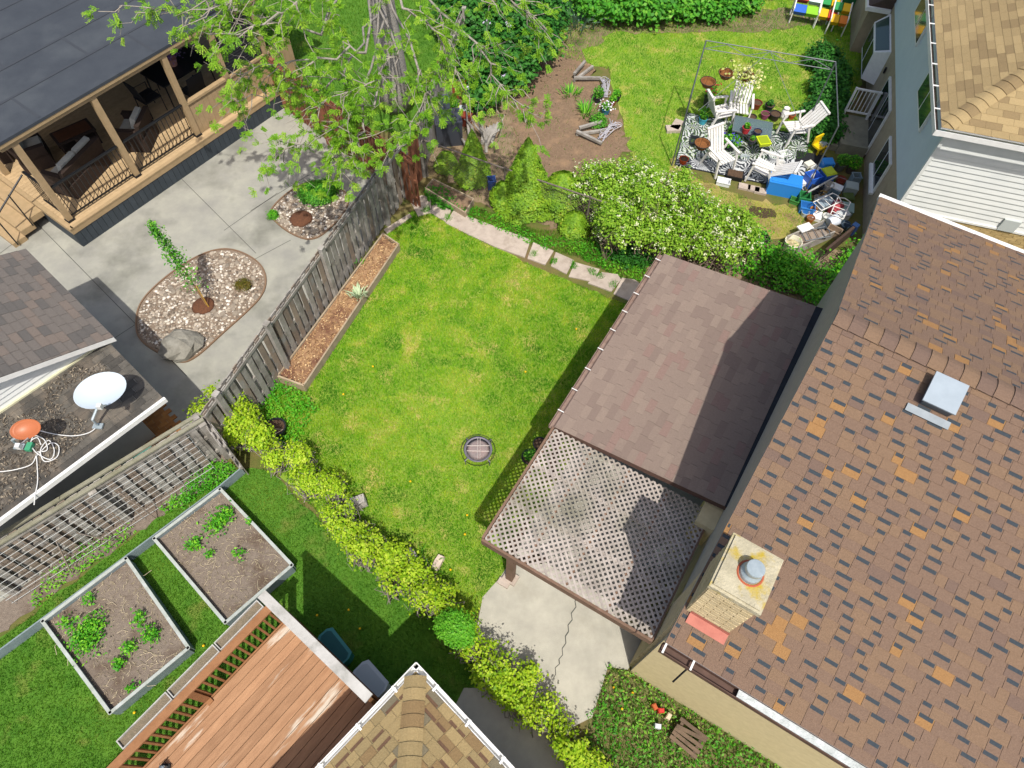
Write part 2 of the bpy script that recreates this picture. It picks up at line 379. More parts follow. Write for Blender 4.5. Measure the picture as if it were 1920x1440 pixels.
sheet('bare_soil', jag(DIRT, .15, .05), .004, mat('bare dry soil', '#8a7860', '#75644e', 5, 1, .6, 40, col3='#5d5040', scale3=1.6), 'structure')
DIRT2 = pxpoly([(1060, 45), (1500, 15), (1560, 40), (1440, 60), (1270, 62), (1150, 60), (1120, 90), (1060, 95)])
sheet('bare_soil.001', jag(DIRT2, .2, .06), .012, MATS['bare dry soil'], 'structure')
CORNER = pxpoly([(1140, 1250), (1180, 1262), (1480, 1440), (1420, 1500), (1000, 1500), (1080, 1430), (1110, 1340)])
sheet('weedy_verge', jag(CORNER, .1, .03), .007, mat('weedy soil', '#55602e', '#77694a', 3, 1, .5, 40), 'structure')
VEG = pxpoly([(-120, 1120), (0, 1050), (180, 960), (390, 810), (420, 850), (440, 880), (240, 1010), (80, 1130), (0, 1190), (-120, 1260)])
sheet('bare_soil.002', jag(VEG, .12, .03), .010, M_soil, 'structure')

# ------------------------------------------------------------------ concrete
DRIVE = pxpoly([(-500, 250), (-120, 200), (180, 90), (440, 20), (560, 180), (640, 235), (790, 335), (765, 355), (715, 430), (620, 560), (520, 700), (440, 800), (400, 850), (330, 900), (0, 1130), (-500, 1350)])
drive = slab('driveway', DRIVE, -.05, .02, M_conc, kind='structure')
def joint(name, a, b, parent, z=.024, w_=.014):
    A = at(*a, z); B = at(*b, z); d = (B-A); n = Vector((-d.y, d.x, 0)).normalized()*w_/2
    MB().add([A-n, B-n, B+n, A+n], [(0, 1, 2, 3)]).build(name, M_joint, parent)
for a, b in (((36, 385), (350, 705)), ((545, 450), (470, 490)), ((520, 362), (420, 432)), ((390, 520), (205, 640)), ((0, 475), (60, 430)), ((640, 290), (470, 395)), ((320, 315), (480, 475)), ((500, 120), (720, 260)), ((600, 410), (625, 425))):
    joint('control_joint', a, b, drive)
PATIO = pxpoly([(940, 1080), (905, 1120), (890, 1200), (960, 1270), (1060, 1370), (1110, 1345), (1140, 1250), (1176, 1256), (1330, 1080), (1480, 640), (1300, 600), (1130, 760)])
patio = slab('patio', PATIO, -.05, .018, M_conc2, kind='structure')
cr = [at(x, y, .0225) for x, y in ((1084, 1106), (1083, 1118), (1078, 1127), (1080, 1138), (1071, 1150), (1073, 1162), (1065, 1172), (1066, 1184), (1060, 1193), (1061, 1206), (1054, 1216), (1055, 1228), (1048, 1236), (1049, 1245), (1041, 1252), (1042, 1264), (1036, 1275))]
mb = MB()
for i in range(len(cr)-1):
    d = cr[i+1]-cr[i]; n = Vector((-d.y, d.x, 0)).normalized()*(.006+.004*random.random()); mb.add([cr[i]-n, cr[i+1]-n, cr[i+1]+n, cr[i]+n], [(0, 1, 2, 3)])
mb.build('crack', M_joint, patio)
SIDE = pxpoly([(870, 1290), (955, 1290), (1050, 1395), (1090, 1470), (880, 1500), (850, 1330)])
slab('side_path', SIDE, -.05, .016, M_conc2, kind='structure')
path = bpy.data.objects.new('garden_path', None); COL.objects.link(path); setp(path, kind='structure')
SL = [[(769, 378), (790, 368), (807, 369), (810, 400), (784, 407)], [(812, 379), (846, 396), (836, 418), (808, 401)], [(850, 397), (864, 401), (930, 427), (995, 451), (984, 484), (930, 465), (880, 442), (836, 420)],
      [(1000, 456), (1038, 472), (1022, 498), (989, 486)], [(1042, 474), (1076, 489), (1062, 515), (1033, 500)], [(1078, 493), (1124, 506), (1114, 530), (1066, 520)],
      [(1128, 512), (1158, 516), (1164, 526), (1146, 548), (1102, 532), (1116, 520)], [(1166, 522), (1190, 526), (1215, 545), (1195, 572), (1150, 552), (1160, 534)], [(752, 412), (768, 402), (772, 408), (726, 440), (720, 432)]]
for p in SL: slab('paving_slab', pxpoly(p), -.03, .03+random.random()*.008, M_slab, path)
SLABS = [pxpoly(p) for p in SL]
# small strip of brick pavers between the left house and its fence
bp = bpy.data.objects.new('brick_paving', None); COL.objects.link(bp); setp(bp, kind='structure')
M_brick = mat('orange brick paver', '#a5713c', '#8a5c34', 9, .9, .4, 40, rnd=.2)
A = at(45, 935); BF = Fr(A, 48)
me = MB().box((0, 0, .02), (.196, .096, .05)).mesh('brick', M_brick)
k = 0
BPOLY = pxpoly([(-20, 1010), (-20, 940), (225, 760), (262, 742), (300, 748), (345, 806), (180, 912)])
for i in range(-8, 26):
    for j in range(-14, 16):
        P_ = BF.w(i*.2+(j % 2)*.1, j*.1, 0)
        if inpoly([P_.x], [P_.y], BPOLY)[0] and k < 300: link('brick', me, bp, P_, (0, 0, BF.a)); k += 1

# ------------------------------------------------------------------ gravel islands in the driveway
M_stone = mat('river stone', '#a09484', '#80766a', 7, .85, .35, 30, rnd=.25)
M_gbase = mat('gravel bed', '#8f7f6e', '#6f6052', 30, 1, 1.0, 50)
def stone_mesh(seed, n=7):
    r = random.Random(seed); mb = MB(); vs = []
    for i, (rr, z) in enumerate(((.72, -.25), (1.0, .1), (.72, .42))):
        for j in range(n):
            a = 2*math.pi*(j+.5*(i % 2))/n; k = .82+.36*r.random(); vs.append((rr*k*math.cos(a), rr*k*math.sin(a)*.8, z+.1*(r.random()-.5)))
    vs.append((0, 0, .55)); fs = [tuple(range(n-1, -1, -1))]
    for i in range(2): fs += [(i*n+j, i*n+(j+1) % n, (i+1)*n+(j+1) % n, (i+1)*n+j) for j in range(n)]
    fs += [(2*n+j, 2*n+(j+1) % n, 3*n) for j in range(n)]
    return mb.add(vs, fs)
STM = [stone_mesh(i).mesh('stone', M_stone) for i in range(6)]
M_gravel = leafmat('gravel', [(0, '#5d544a'), (.35, '#8a7d6e'), (.6, '#a89c8c'), (.8, '#bfb4a4'), (1, '#d8d3ca')], 0, .9)
def pebbles(name, poly, n, smin, smax, excl, parent, z0=.03, m=None):
    q = scatter(poly, n, excl); n = len(q); V = []; Fc = []; sm = stone_mesh(3, 5); sv = np.array(sm.v); var = []
    s = smin+(smax-smin)*rng.random(n)**2.2; a = rng.random(n)*6.28
    ca, sa = np.cos(a), np.sin(a)
    P = np.stack([(sv[None, :, 0]*ca[:, None]-sv[None, :, 1]*sa[:, None])*s[:, None]+q[:, 0:1], (sv[None, :, 0]*sa[:, None]+sv[None, :, 1]*ca[:, None])*s[:, None]+q[:, 1:2], sv[None, :, 2]*s[:, None]*.8+z0], 2).reshape(-1, 3)
    tri = []
    for f in sm.f:
        for i in range(1, len(f)-1): tri.append((f[0], f[i], f[i+1]))
    tri = np.array(tri); Fa = (tri[None]+(np.arange(n)*len(sv))[:, None, None]).reshape(-1, 3)
    o = link(name, npmesh(name, P, Fa, m or M_gravel, np.repeat(rng.random(n), len(tri))), parent); setp(o, kind='stuff'); return o
def rounded(pts, it=3):
    for _ in range(it):
        q = []
        for i in range(len(pts)):
            a, b = pts[i], pts[(i+1) % len(pts)]; q += [(a[0]*.75+b[0]*.25, a[1]*.75+b[1]*.25), (a[0]*.25+b[0]*.75, a[1]*.25+b[1]*.75)]
        pts = q
    return pts
def island(pts, nst, label, excl):
    c = Vector((0, 0, 0)); po = rounded(pxpoly(pts))
    t = bpy.data.objects.new('gravel_island', None); COL.objects.link(t); setp(t, label, 'gravel bed')
    # metal edging
    MB().prism(po, .0, .032).build('gravel_base', M_gbase, t)
    mb = MB(); n = len(po)
    for i in range(n): mb.bar((*po[i], .03), (*po[(i+1) % n], .03), .03, .05)
    mb.build('edging', mat('brown edging', '#77604c', rough=.9), t)
    inn = [(sum(p[0] for p in po)/n+(p[0]-sum(q[0] for q in po)/n)*.96, sum(p[1] for p in po)/n+(p[1]-sum(q[1] for q in po)/n)*.96) for p in po]
    ex = [[(Vector(at(x, y)).x+r*math.cos(a*.7), Vector(at(x, y)).y+r*math.sin(a*.7)) for a in range(9)] for x, y, r in excl]
    pebbles('pebbles', inn, 2600 if nst > 60 else 1300, .018, .05, ex, t)
    q = scatter(inn, nst, ex)
    for p in q:
        s = .04+.05*random.random()**2; link('stone', random.choice(STM), t, (p[0], p[1], .035), (0, 0, random.random()*6), (s, s, s*.8))
    for x, y, r in excl:
        P = at(x, y); mbm = MB().lathe([(r, .0), (r*.8, .05), (r*.4, .075), (0.001, .08)], 16, (P.x, P.y, .02)); mbm.build('mulch_ring', mat('brown mulch', '#69452f', '#54382a', 25, 1, .9, 50), t, smooth=True)
    return t
island([(255, 610), (262, 570), (300, 530), (355, 490), (400, 470), (440, 468), (485, 490), (502, 520), (495, 555), (460, 590), (420, 625), (370, 672), (340, 684), (300, 665), (262, 640)], 130, 'large kidney-shaped bed of river stones in the concrete driveway', [(382, 575, .27)])
island([(505, 405), (515, 385), (550, 355), (590, 338), (635, 350), (657, 372), (648, 400), (610, 440), (585, 452), (560, 447), (530, 430)], 60, 'small bed of pale stones beside the slatted fence', [(565, 412, .3)])
# boulder
B = at(345, 655); r = random.Random(4); mb = MB(); n = 12; vs = []
for i, (rr, z) in enumerate(((.40, 0), (.44, .12), (.38, .26), (.22, .36))):
    for j in range(n):
        a = 2*math.pi*j/n; k = .85+.3*r.random(); vs.append((rr*k*math.cos(a), rr*k*math.sin(a)*.85, z+.05*r.random()))
vs.append((0, 0, .4)); fs = []
for i in range(3): fs += [(i*n+j, i*n+(j+1) % n, (i+1)*n+(j+1) % n, (i+1)*n+j) for j in range(n)]
fs += [(3*n+j, 3*n+(j+1) % n, 4*n) for j in range(n)]
mb.add(vs, fs).build('boulder', mat('granite boulder', '#8d8a80', '#706d64', 6, .95, 1.0, 14), loc=(B.x, B.y, .02), rot=(0, 0, .5), label='grey granite boulder at the lower end of the gravel bed', cat='boulder')
# ------------------------------------------------------------------ fences
def fence(A, B, h, label, board_m, rail_m=None, posts=(), post_h=None, bw=.125, pitch=.19, odd=None, cap=False, both=True, base=.04, skip=None, end_boards=None, capm=None):
    A = Vector((A[0], A[1], 0)); B = Vector((B[0], B[1], 0)); d = B-A; L = d.length; rail_m = rail_m or board_m
    t = thing('wooden_fence', label, 'fence', A, math.atan2(d.y, d.x))
    for z in (.28, .85, h-.16): MB().span(0, L, -.02, .02, z-.045, z+.045).build('rail', rail_m, t)
    me = [MB().box((0, 0, (h-base)/2+base), (bw, .018, h-base)).mesh('board', m) for m in ([board_m]+([odd] if odd else []))]
    k = int(L/pitch)
    for i in range(k+1):
        x = i*pitch+.05
        if x > L: break
        if not (skip and skip[0] < x < skip[1]):
            link('board', me[0] if not odd or random.random() < .6 else me[1], t, (x, -.031, random.uniform(-.012, .012)), (random.gauss(0, .004), random.gauss(0, .012), 0))
        if both: link('board', me[0] if not odd or random.random() < .6 else me[1], t, (x+pitch/2, .031, random.uniform(-.012, .012)), (0, random.gauss(0, .012), 0))
    # top trim on both faces
    for y in (-.05, .05): MB().span(0, L, y-.009, y+.009, h-.11, h-.04).build('top_trim', rail_m, t)
    if cap:
        for y in (-.055, .085): MB().span(-.02, L+.02, y-.035, y+.035, h+.012, h+.05).build('cap_rail', capm or rail_m, t)
    for x in posts: MB().box((x, -.09, (post_h or h+.14)/2), (.11, .09, post_h or h+.14)).box((x, -.09, (post_h or h+.14)+.012), (.13, .11, .024)).build('post', rail_m, t)
    return t
F1a = at(378, 776, 1.6); F1b = at(699, 331, 1.6); d1 = (F1b-F1a); L1 = d1.length
def along(px, py): 
    p = at(px, py, 1.66)-F1a; return p.dot(d1)/L1
fence(F1a, F1b, 1.6, 'long grey slatted fence between the driveway and the sunny lawn', M_grwood, M_grwood, [along(402, 741), along(500, 611), along(600, 469)], odd=M_grwood2)
F1c = at(777, 236, 1.62)
f2 = fence(F1b+(F1c-F1b)*.03, F1c, 1.62, 'short grey fence section with one orange post board', M_grwood, M_grwood, [.06], odd=M_grwood2)
MB().box((.14, -.06, .82), (.085, .03, 1.62)).build('stained_board', M_orwood, f2, label='orange stained replacement board')
F1d = at(868, 15, 1.62); F1e = F1d+(F1d-F1c)*.6
f3 = fence(F1c+(F1e-F1c)*.005, F1e, 1.62, 'old grey board fence running back behind the cluttered corner', M_grwood, M_grwood, [.05, 2.4, 4.8], pitch=.13, bw=.12)
me = MB().box((0, 0, .8), (.11, .02, 1.55)).mesh('board', M_redwood)
for i in range(4): link('board', me, f2, (F1c-F1b).length and Vector(((F1c-F1b).length*.97-.42+i*.12, -.052, .01)), (0, 0, 0))
RA = at(440, 60, 1.55); RB = at(775, 305, 1.45)
fence(RA, RB, 1.5, 'red-brown board fence under the big tree', M_redwood, M_redwood, [1.8, 3.6], pitch=.15, bw=.1)
G2a = at(-90, 1066, 1.5); G2b = at(376, 782, 1.5); d2 = G2b-G2a
fence(G2a, G2b, 1.45, 'grey fence with mossy double cap beside the wire trellis', M_grwood, M_grwood, [.1, 2.2, d2.length-.05], cap=True, pitch=.2, odd=M_grwood2, post_h=1.4, capm=mat('mossy cap board', '#8a8878', '#75735f', 5, .95, .4, 30))
# return of the fence towards the hedge
fence(at(376, 778, 1.4), at(415, 830, 1.4), 1.35, 'short end panel closing the grey fence by the hedge', M_grwood, M_grwood, [.05], pitch=.2)
# wire trellis
n2 = Vector((d2.y, -d2.x, 0)).normalized(); D2 = d2.normalized()
t = thing('wire_trellis', 'white wire grid trellis standing in front of the grey fence', 'trellis', (G2a.x, G2a.y, 0), math.atan2(d2.y, d2.x))
M_wire = mat('pale wire', '#a3a6a4', rough=.5, metal=.1)
Lw = d2.length-.35
for i in range(9):
    z = .1+i*.165; yo = -.18-.1*(1-z/1.5)
    MB().tube([(0, yo-.004*i, z), (Lw*.5, yo+.01, z+.01), (Lw, yo, z)], .0055, 5).build('wire', M_wire, t)
for i in range(int(Lw/.3)+1):
    x = i*.3+.03; MB().tube([(x, -.285, .02), (x+.02, -.172, 1.48)], .0045, 4).build('wire', M_wire, t)
for x0, z0, x1, z1 in ((1.0, .1, 1.25, .9), (1.9, .0, 1.55, .8), (2.6, .1, 2.5, 1.2)): MB().tube([(x0, -.42, z0), (x1, -.22, z1)], .012, 5).build('stake', M_grwood2, t)

# ------------------------------------------------------------------ raised bed along the fence
P4 = [at(x, y, .24) for x, y in ((569, 722), (747, 457), (718, 437), (520, 704))]
t = thing('raised_bed', 'long narrow timber raised bed at the foot of the slatted fence', 'garden bed')
inn = []
cc = sum(P4, Vector())/4
slab('soil', [tuple((p+(cc-p)*.03))[:2] for p in P4], 0, .19, M_drysoil, t)
for i in range(4):
    a, b = P4[i], P4[(i+1) % 4]; e = (b-a).normalized()*.016
    MB().bar(Vector((a.x, a.y, .12))-e*(i % 2), Vector((b.x, b.y, .12))+e*(i % 2), .035, .24).build('board', mat('pale bed board', '#a89880', '#8f7f6a', 6, .9, .3, 30, rnd=.1), t)
litter = leafmat('dry litter', [(0, '#5c4232'), (.4, '#8f6d4c'), (.7, '#bd9c70'), (1, '#d6bd95')], 0, .9)
q = scatter([tuple(p)[:2] for p in P4], 2600); V, F = leaves(np.c_[q, np.full(len(q), .2)+rng.random(len(q))*.02], .055, 1.2, .35)
link('leaf_litter', npmesh('leaf_litter', V, F, litter, np.clip(rng.normal(.45, .25, len(q)), 0, 1)), t)['kind'] = 'stuff'

# ------------------------------------------------------------------ covered patio: shingled roof and lattice
B0 = at(1040, 800, 2.25); SF = Fr(B0, -28.9)
t = fthing('patio_cover', 'low-slope brown shingle patio roof against the house, gutter facing the lawn', 'patio roof', SF)
SHW, SHL, SH0, SH1 = 3.12, 4.54, 2.25, 2.6
sl_ = math.hypot(SHW, SH1-SH0); ex = (0, -1, 0); ey = (SHW/sl_, 0, (SH1-SH0)/sl_)
MSH = [mat('brown roof tab', '#847469', '#7a6b61', 40, .95, .4, 120), mat('brown roof tab light', '#89796d', '#7e6f64', 40, .95, .4, 120), mat('brown roof tab red', '#856f66', '#7a655c', 40, .95, .4, 120), mat('brown roof tab dark', '#7d6d63', '#74655c', 40, .95, .4, 120)]
rf = MB().add([(0, 0, SH0-.02), (SHW, 0, SH1-.02), (SHW, SHL, SH1-.02), (0, SHL, SH0-.02), (0, 0, SH0-.14), (SHW, 0, SH1-.14), (SHW, SHL, SH1-.14), (0, SHL, SH0-.14)], [(0, 1, 2, 3), (7, 6, 5, 4), (0, 4, 5, 1), (1, 5, 6, 2), (2, 6, 7, 3), (3, 7, 4, 0)]).build('roof', mat('brown fascia', '#5b4339', '#4d3930', 9, .8), t)
shingles(rf, SF, (0, SHL, SH0-.012), ex, ey, [(0, 0), (SHL, 0), (SHL, sl_-.15), (0, sl_-.15)], .132, (.25, .34), MSH, (5, 2, 1.2, 2), .006)
MB().add([(SHW-.17, 0, SH1-.033), (SHW-.02, 0, SH1-.006), (SHW-.02, SHL, SH1-.006), (SHW-.17, SHL, SH1-.033), (SHW-.02, 0, SH1+.1), (SHW-.02, SHL, SH1+.1)], [(0, 1, 2, 3), (1, 4, 5, 2)]).build('flashing', mat('black membrane', '#262a30', '#1d2025', 8, .8), t)
mb = MB()
gm_ = mat('brown gutter', '#8d7a70', '#705c52', 7, .6, 0)
for a, b, z0, z1 in ((-.105, -.095, SH0-.1, SH0+.0), (-.1, -.005, SH0-.105, SH0-.095), (-.012, -.002, SH0-.1, SH0-.02)): mb.span(a, b, -.02, SHL+.02, z0, z1)
gt = mb.build('gutter', gm_, t)
for i in range(9): MB().span(-.112, .0, .32+i*.5-.008, .32+i*.5+.008, SH0+.002, SH0+.01).build('gutter_strap', M_white, gt)
for x, y in ((.05, .1), (.05, 2.3), (.05, 4.4)): MB().span(x-.05, x+.05, y-.05, y+.05, 0, SH0-.14).build('post', mat('brown post', '#6d4f40', '#5b4034', 5, .85, .2), t)
# lattice canopy
LX, LY, LZ = 2.86, 2.26, 2.2
lt = fthing('lattice_canopy', 'weathered white lattice canopy carried on brown beams in front of the patio roof', 'pergola', SF)
M_lat = mat('weathered lattice', '#a9a098', '#90877f', 5, .9, .2, 40, rnd=.12, col3='#7a7668', scale3=1.1, th3=(.48, .68))
M_lfr = mat('brown lattice frame', '#7a6152', '#65503f', 6, .85, .2)
c45 = math.sqrt(.5); reg = [(.01, -LY), (LX, -LY), (LX, -.01), (.01, -.01)]
for lay in range(2):
    dx, dy = (c45, c45) if lay == 0 else (c45, -c45); nx, ny = -dy, dx
    k0 = min(p[0]*nx+p[1]*ny for p in reg); k1 = max(p[0]*nx+p[1]*ny for p in reg); k = k0+.03
    while k < k1:
        w2 = .0168
        P = [(nx*(k+o)+dx*s, ny*(k+o)+dy*s) for o, s in ((-w2, -6), (-w2, 6), (w2, 6), (w2, -6))]
        if sum(P[i][0]*P[(i+1) % 4][1]-P[(i+1) % 4][0]*P[i][1] for i in range(4)) < 0: P = P[::-1]
        P = clip(P, reg)
        if len(P) >= 3:
            z = LZ+.009*lay+random.uniform(-.002, .002); MB().prism(P, z-.004, z+.004).build('slat', M_lat, lt)
        k += .0755
for i in range(5):
    x = .03+i*(LX-.06)/4; MB().span(x-.019, x+.019, -LY, -.02, LZ-.16, LZ-.01).build('joist', M_lfr, lt)
MB().span(-.02, LX+.02, -LY-.045, -LY-.005, LZ-.16, LZ+.02).build('front_beam', M_lfr, lt)
MB().span(-.04, -.0, -LY, 0, LZ-.1, LZ+.022).build('side_beam', M_lfr, lt)
MB().span(LX+.0, LX+.03, -LY, 0, LZ-.1, LZ+.02).build('side_beam', M_lfr, lt)
for y in (-.75, -1.5): MB().span(.02, LX-.02, y-.018, y+.018, LZ-.09, LZ-.012).build('batten', M_lat, lt)
pb = SF.l(957, 1085); x, y = pb.x, max(pb.y, -LY+.08)
MB().box((x, y, LZ/2-.05), (.13, .13, LZ-.14)).build('post', M_lfr, lt)
MB().bar((x+.04, y+.02, 1.15), (x+.52, y+.02, 2.06), .1, .12).build('brace', M_lfr, lt)
MB().bar((x, y+.05, 1.55), (x, y+.5, 2.06), .08, .09).build('brace', M_lfr, lt)
MB().box((x, y, .05), (.26, .2, .08)).box((x-.06, y-.14, .045), (.22, .12, .06)).build('post_base', M_slab, lt)

# ------------------------------------------------------------------ right house (bungalow with brown shingles)
E1 = at(1262, 1213, 4.0); HF = Fr(E1, -30.0)
t = fthing('bungalow', 'cream stucco bungalow with mottled brown shingle roof and corner chimney', 'house', HF)
HX0, HX1, HD, HE, HR = -.1, 5.5, 8.85, 4.0, 5.5; hm = HD/2
M_stu = mat('cream stucco', '#cdbd93', '#c0b088', 10, .95, .35, 90); M_stg = mat('shade-grey stucco', '#aaa392', '#9c9686', 10, .95, .35, 90)  # gable wall gets a greyer copy: its shade is put into the colour
wl = MB(); x0, x1, y0, y1 = HX0+.1, HX1, .36, HD-.36; zt = HE+.03
wl.add([(x0, y0, 0), (x1, y0, 0), (x1, y1, 0), (x0, y1, 0), (x0, y0, zt), (x1, y0, zt), (x1, y1, zt), (x0, y1, zt), (x0, hm, HR-.1), (x1, hm, HR-.1)], [(0, 1, 5, 4), (2, 3, 7, 6), (3, 0, 4, 8, 7), (1, 2, 6, 9, 5)]); wl.m = [0, 0, 1, 0]
wl.build('wall', [M_stu, M_stg], t)
cs, sn = hm/math.hypot(hm, HR-HE), (HR-HE)/math.hypot(hm, HR-HE); SL_ = math.hypot(hm, HR-HE)
rf = MB().add([(HX0, 0, HE-.02), (HX1, 0, HE-.02), (HX1, hm, HR-.02), (HX0, hm, HR-.02), (HX0, HD, HE-.02), (HX1, HD, HE-.02), (HX0, 0, HE-.09), (HX0, hm, HR-.09), (HX0, HD, HE-.09), (HX1, 0, HE-.09), (HX1, HD, HE-.09)],
    [(0, 1, 2, 3), (3, 2, 5, 4), (0, 3, 7, 6), (3, 4, 8, 7), (0, 6, 9, 1), (4, 5, 10, 8)]).build('roof', mat('grey fascia board', '#8c9093', '#7f8386', 6, .6), t)
MBR = [mat('mottled shingle brown', '#786353', '#695547', 55, .95, .5, 130), mat('mottled shingle tan', '#7d6652', '#6f5a47', 55, .95, .5, 130), mat('mottled shingle orange', '#937048', '#85633e', 55, .95, .5, 130), mat('mottled shingle grey', '#6f5c50', '#645248', 55, .95, .5, 130)]
M_dash = mat('shingle print band', '#30383f', '#3b4247', 50, .95, .3, 130)  # dark contrast band printed in the shingle granules
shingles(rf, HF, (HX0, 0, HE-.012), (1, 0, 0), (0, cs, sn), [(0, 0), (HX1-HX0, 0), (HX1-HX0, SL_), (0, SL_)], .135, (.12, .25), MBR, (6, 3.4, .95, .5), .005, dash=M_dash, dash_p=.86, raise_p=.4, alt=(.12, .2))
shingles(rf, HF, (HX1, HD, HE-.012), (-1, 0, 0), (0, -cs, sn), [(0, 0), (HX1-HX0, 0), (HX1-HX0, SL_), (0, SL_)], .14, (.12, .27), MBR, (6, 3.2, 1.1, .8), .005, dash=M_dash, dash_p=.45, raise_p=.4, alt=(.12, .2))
def caps(parent, A, B, half, drop, step, mats, name='ridge_cap'):
    A = Vector(A); B = Vector(B); d = (B-A).normalized(); sd = d.cross(Vector((0, 0, 1))).normalized(); L = (B-A).length; k = int(L/step)
    mes = []
    for m in mats:
        mb = MB(); prof = [(-half, -drop), (-half*.6, -drop*.42), (-half*.22, -.004), (half*.22, -.004), (half*.6, -drop*.42), (half, -drop)]
        vs = [(0, u, v+.028) for u, v in prof]+[(step*1.15, u, v+.010) for u, v in prof]+[(0, u, v-.006) for u, v in prof]
        fs = [(i, i+1, 7+i, 6+i)[::-1] for i in range(5)]+[(12+i, 13+i, i+1, i)[::-1] for i in range(5)]; mb.add(vs, fs); mes.append(mb.mesh(name, m))
    rot = Matrix((d, -sd, (-sd).cross(d)*-1)).transposed()
    rot = Matrix((d, -sd, d.cross(-sd))).transposed()
    for i in range(k): link(name, random.choice(mes), parent, A+d*step*i, rot.to_euler())
caps(rf, (HX0, hm, HR+.0), (HX1, hm, HR+.0), .15, .05, .2, [MBR[0], MBR[1], MBR[3], MBR[0], MBR[1]])
# front gutter, half open with a guard
mb = MB(); Mg = mat('brown trough', '#5b453c', '#4a382f', 6, .7)
mb.span(HX0-.02, HX1, -.115, -.105, HE-.12, HE-.02).span(HX0-.02, HX1, -.11, -.0, HE-.125, HE-.115).span(HX0-.02, HX1, -.006, -.001, HE-.12, HE-.03)
gt = mb.build('gutter', Mg, t)
MB().span(HX0+.95, HX1, -.1, -.012, HE-.03, HE-.02).build('gutter_guard', mat('pale gutter guard', '#c4c8c6', '#9aa09c', 9, .5, .5, 60), gt)
for x in (HX0+.02, .28): MB().span(x-.012, x+.012, -.125, .01, HE-.02, HE-.008).build('gutter_strap', M_white, gt)
MB().tube([(.26, -.1, HE-.13), (.2, -.28, HE-.3)], .012, 5).build('bracket', M_dark, gt)
mb = MB(); mb.span(HX0-.01, HX1, HD, HD+.11, HE-.1, HE-.02); mb.build('rear_gutter', M_white, t)
# chimney
CXa, CXb, CYa, CYb, CT = -.06, .46, .43, 1.05, 5.32
ch = MB().span(CXa, CXb, CYa, CYb, 0, CT-.1).build('chimney', mat('pale painted brick', '#c2b18d', '#b3a27c', 14, .95, .5, 30, col3='#98835f', scale3=9, th3=(.58, .7)), t)
M_cbr = mat('cream brick', '#c6b591', '#b5a47f', 9, .95, .4, 50, rnd=.1)
def brick_face(parent, O, u, W, z0, z1, nrm, m, bl=.2, bh=.066, joint=.008, d=.012, keep=None):
    O = Vector(O); u = Vector(u); nrm = Vector(nrm); cache = {}; j = 0; z = z1
    while z-bh > z0:
        x = -(j % 2)*bl/2
        while x < W-.01:
            a, b = max(x, 0), min(x+bl, W)
            if b-a > .03 and (keep is None or keep((a+b)/2, z)):
                L_ = round(b-a-joint, 3); key = L_
                if key not in cache:
                    ux = (L_, d, bh-joint) if abs(u.x) > .5 else (d, L_, bh-joint); cache[key] = MB().box((0, 0, 0), ux).mesh('brick', m)
                p = O+u*((a+b)/2)+nrm*random.uniform(-.002, .002); link('brick', cache[key], parent, (p.x, p.y, z-bh/2))
            x += bl
        z -= bh; j += 1
brick_face(ch, (CXa, CYa-.002, 0), (1, 0, 0), CXb-CXa, 4.1, CT-.1, (0, -1, 0), M_cbr)
brick_face(ch, (CXa-.002, CYa, 0), (0, 1, 0), CYb-CYa, 3.4, CT-.1, (-1, 0, 0), M_cbr)
MB().box(((CXa+CXb)/2, (CYa+CYb)/2, CT-.06), (CXb-CXa+.06, CYb-CYa+.06, .08)).box(((CXa+CXb)/2, (CYa+CYb)/2, CT-.005), (CXb-CXa+.0, CYb-CYa+.0, .03)).build('chimney_crown', mat('lichen crown', '#b3ab92', '#9a937c', 7, .95, .6, 40, col3='#a58f2e', scale3=3.2, th3=(.5, .62)), ch)
fc = Vector(((CXa+CXb)/2+.03, (CYa+CYb)/2, CT))
MB().lathe([(.12, 0), (.115, .06), (.085, .1), (.085, .14)], 20, fc).lathe([(.1, .14), (.1, .19), (.094, .2), (.001, .205)], 20, fc).build('flue', M_steel, ch, smooth=False)
MB().ring(fc+Vector((0, 0, .01)), .135, .012, 20).build('flue_sealant', mat('red sealant', '#a5573c', rough=.7), ch)
MB().add([(CXa+.05, CYa-.012, 4.165), (CXb+.02, CYa-.012, 4.165), (CXb+.02, CYa-.13, 4.125), (CXa+.05, CYa-.13, 4.125), (CXa+.05, CYa-.012, 4.25), (CXb+.02, CYa-.012, 4.25)], [(3, 2, 1, 0), (0, 1, 5, 4)]).build('flashing', mat('salmon flashing', '#a9695a', '#9c5d50', 8, .7), ch)
# roof vent box
vy = 3.98; vz = HE+(HR-HE)*vy/hm
vt = MB(); rx = Matrix.Rotation(math.atan2(HR-HE, hm), 3, 'X')
vt.box((1.39, vy, vz+.08), (.34, .36, .14), rx).build('roof_vent', mat('grey vent', '#4d5358', rough=.5), t)
vo = bpy.data.objects[t.children[-1].name]
MB().box((1.39, vy, vz+.155), (.39, .41, .03), rx).build('vent_cap', mat('vent cap', '#8f9ba4', '#86929b', 5, .4, spec=.5), vo)
MB().box((1.36, vy-.25, vz-.068), (.52, .1, .012), rx).build('vent_flange', mat('dull flange', '#8d959a', '#7d858a', 7, .6), vo)
# bulkhead and step beside the side door, below the rake
MB().span(-.3, -.002, 2.35, 2.95, 1.6, 2.35).build('bulkhead', M_stu, t)
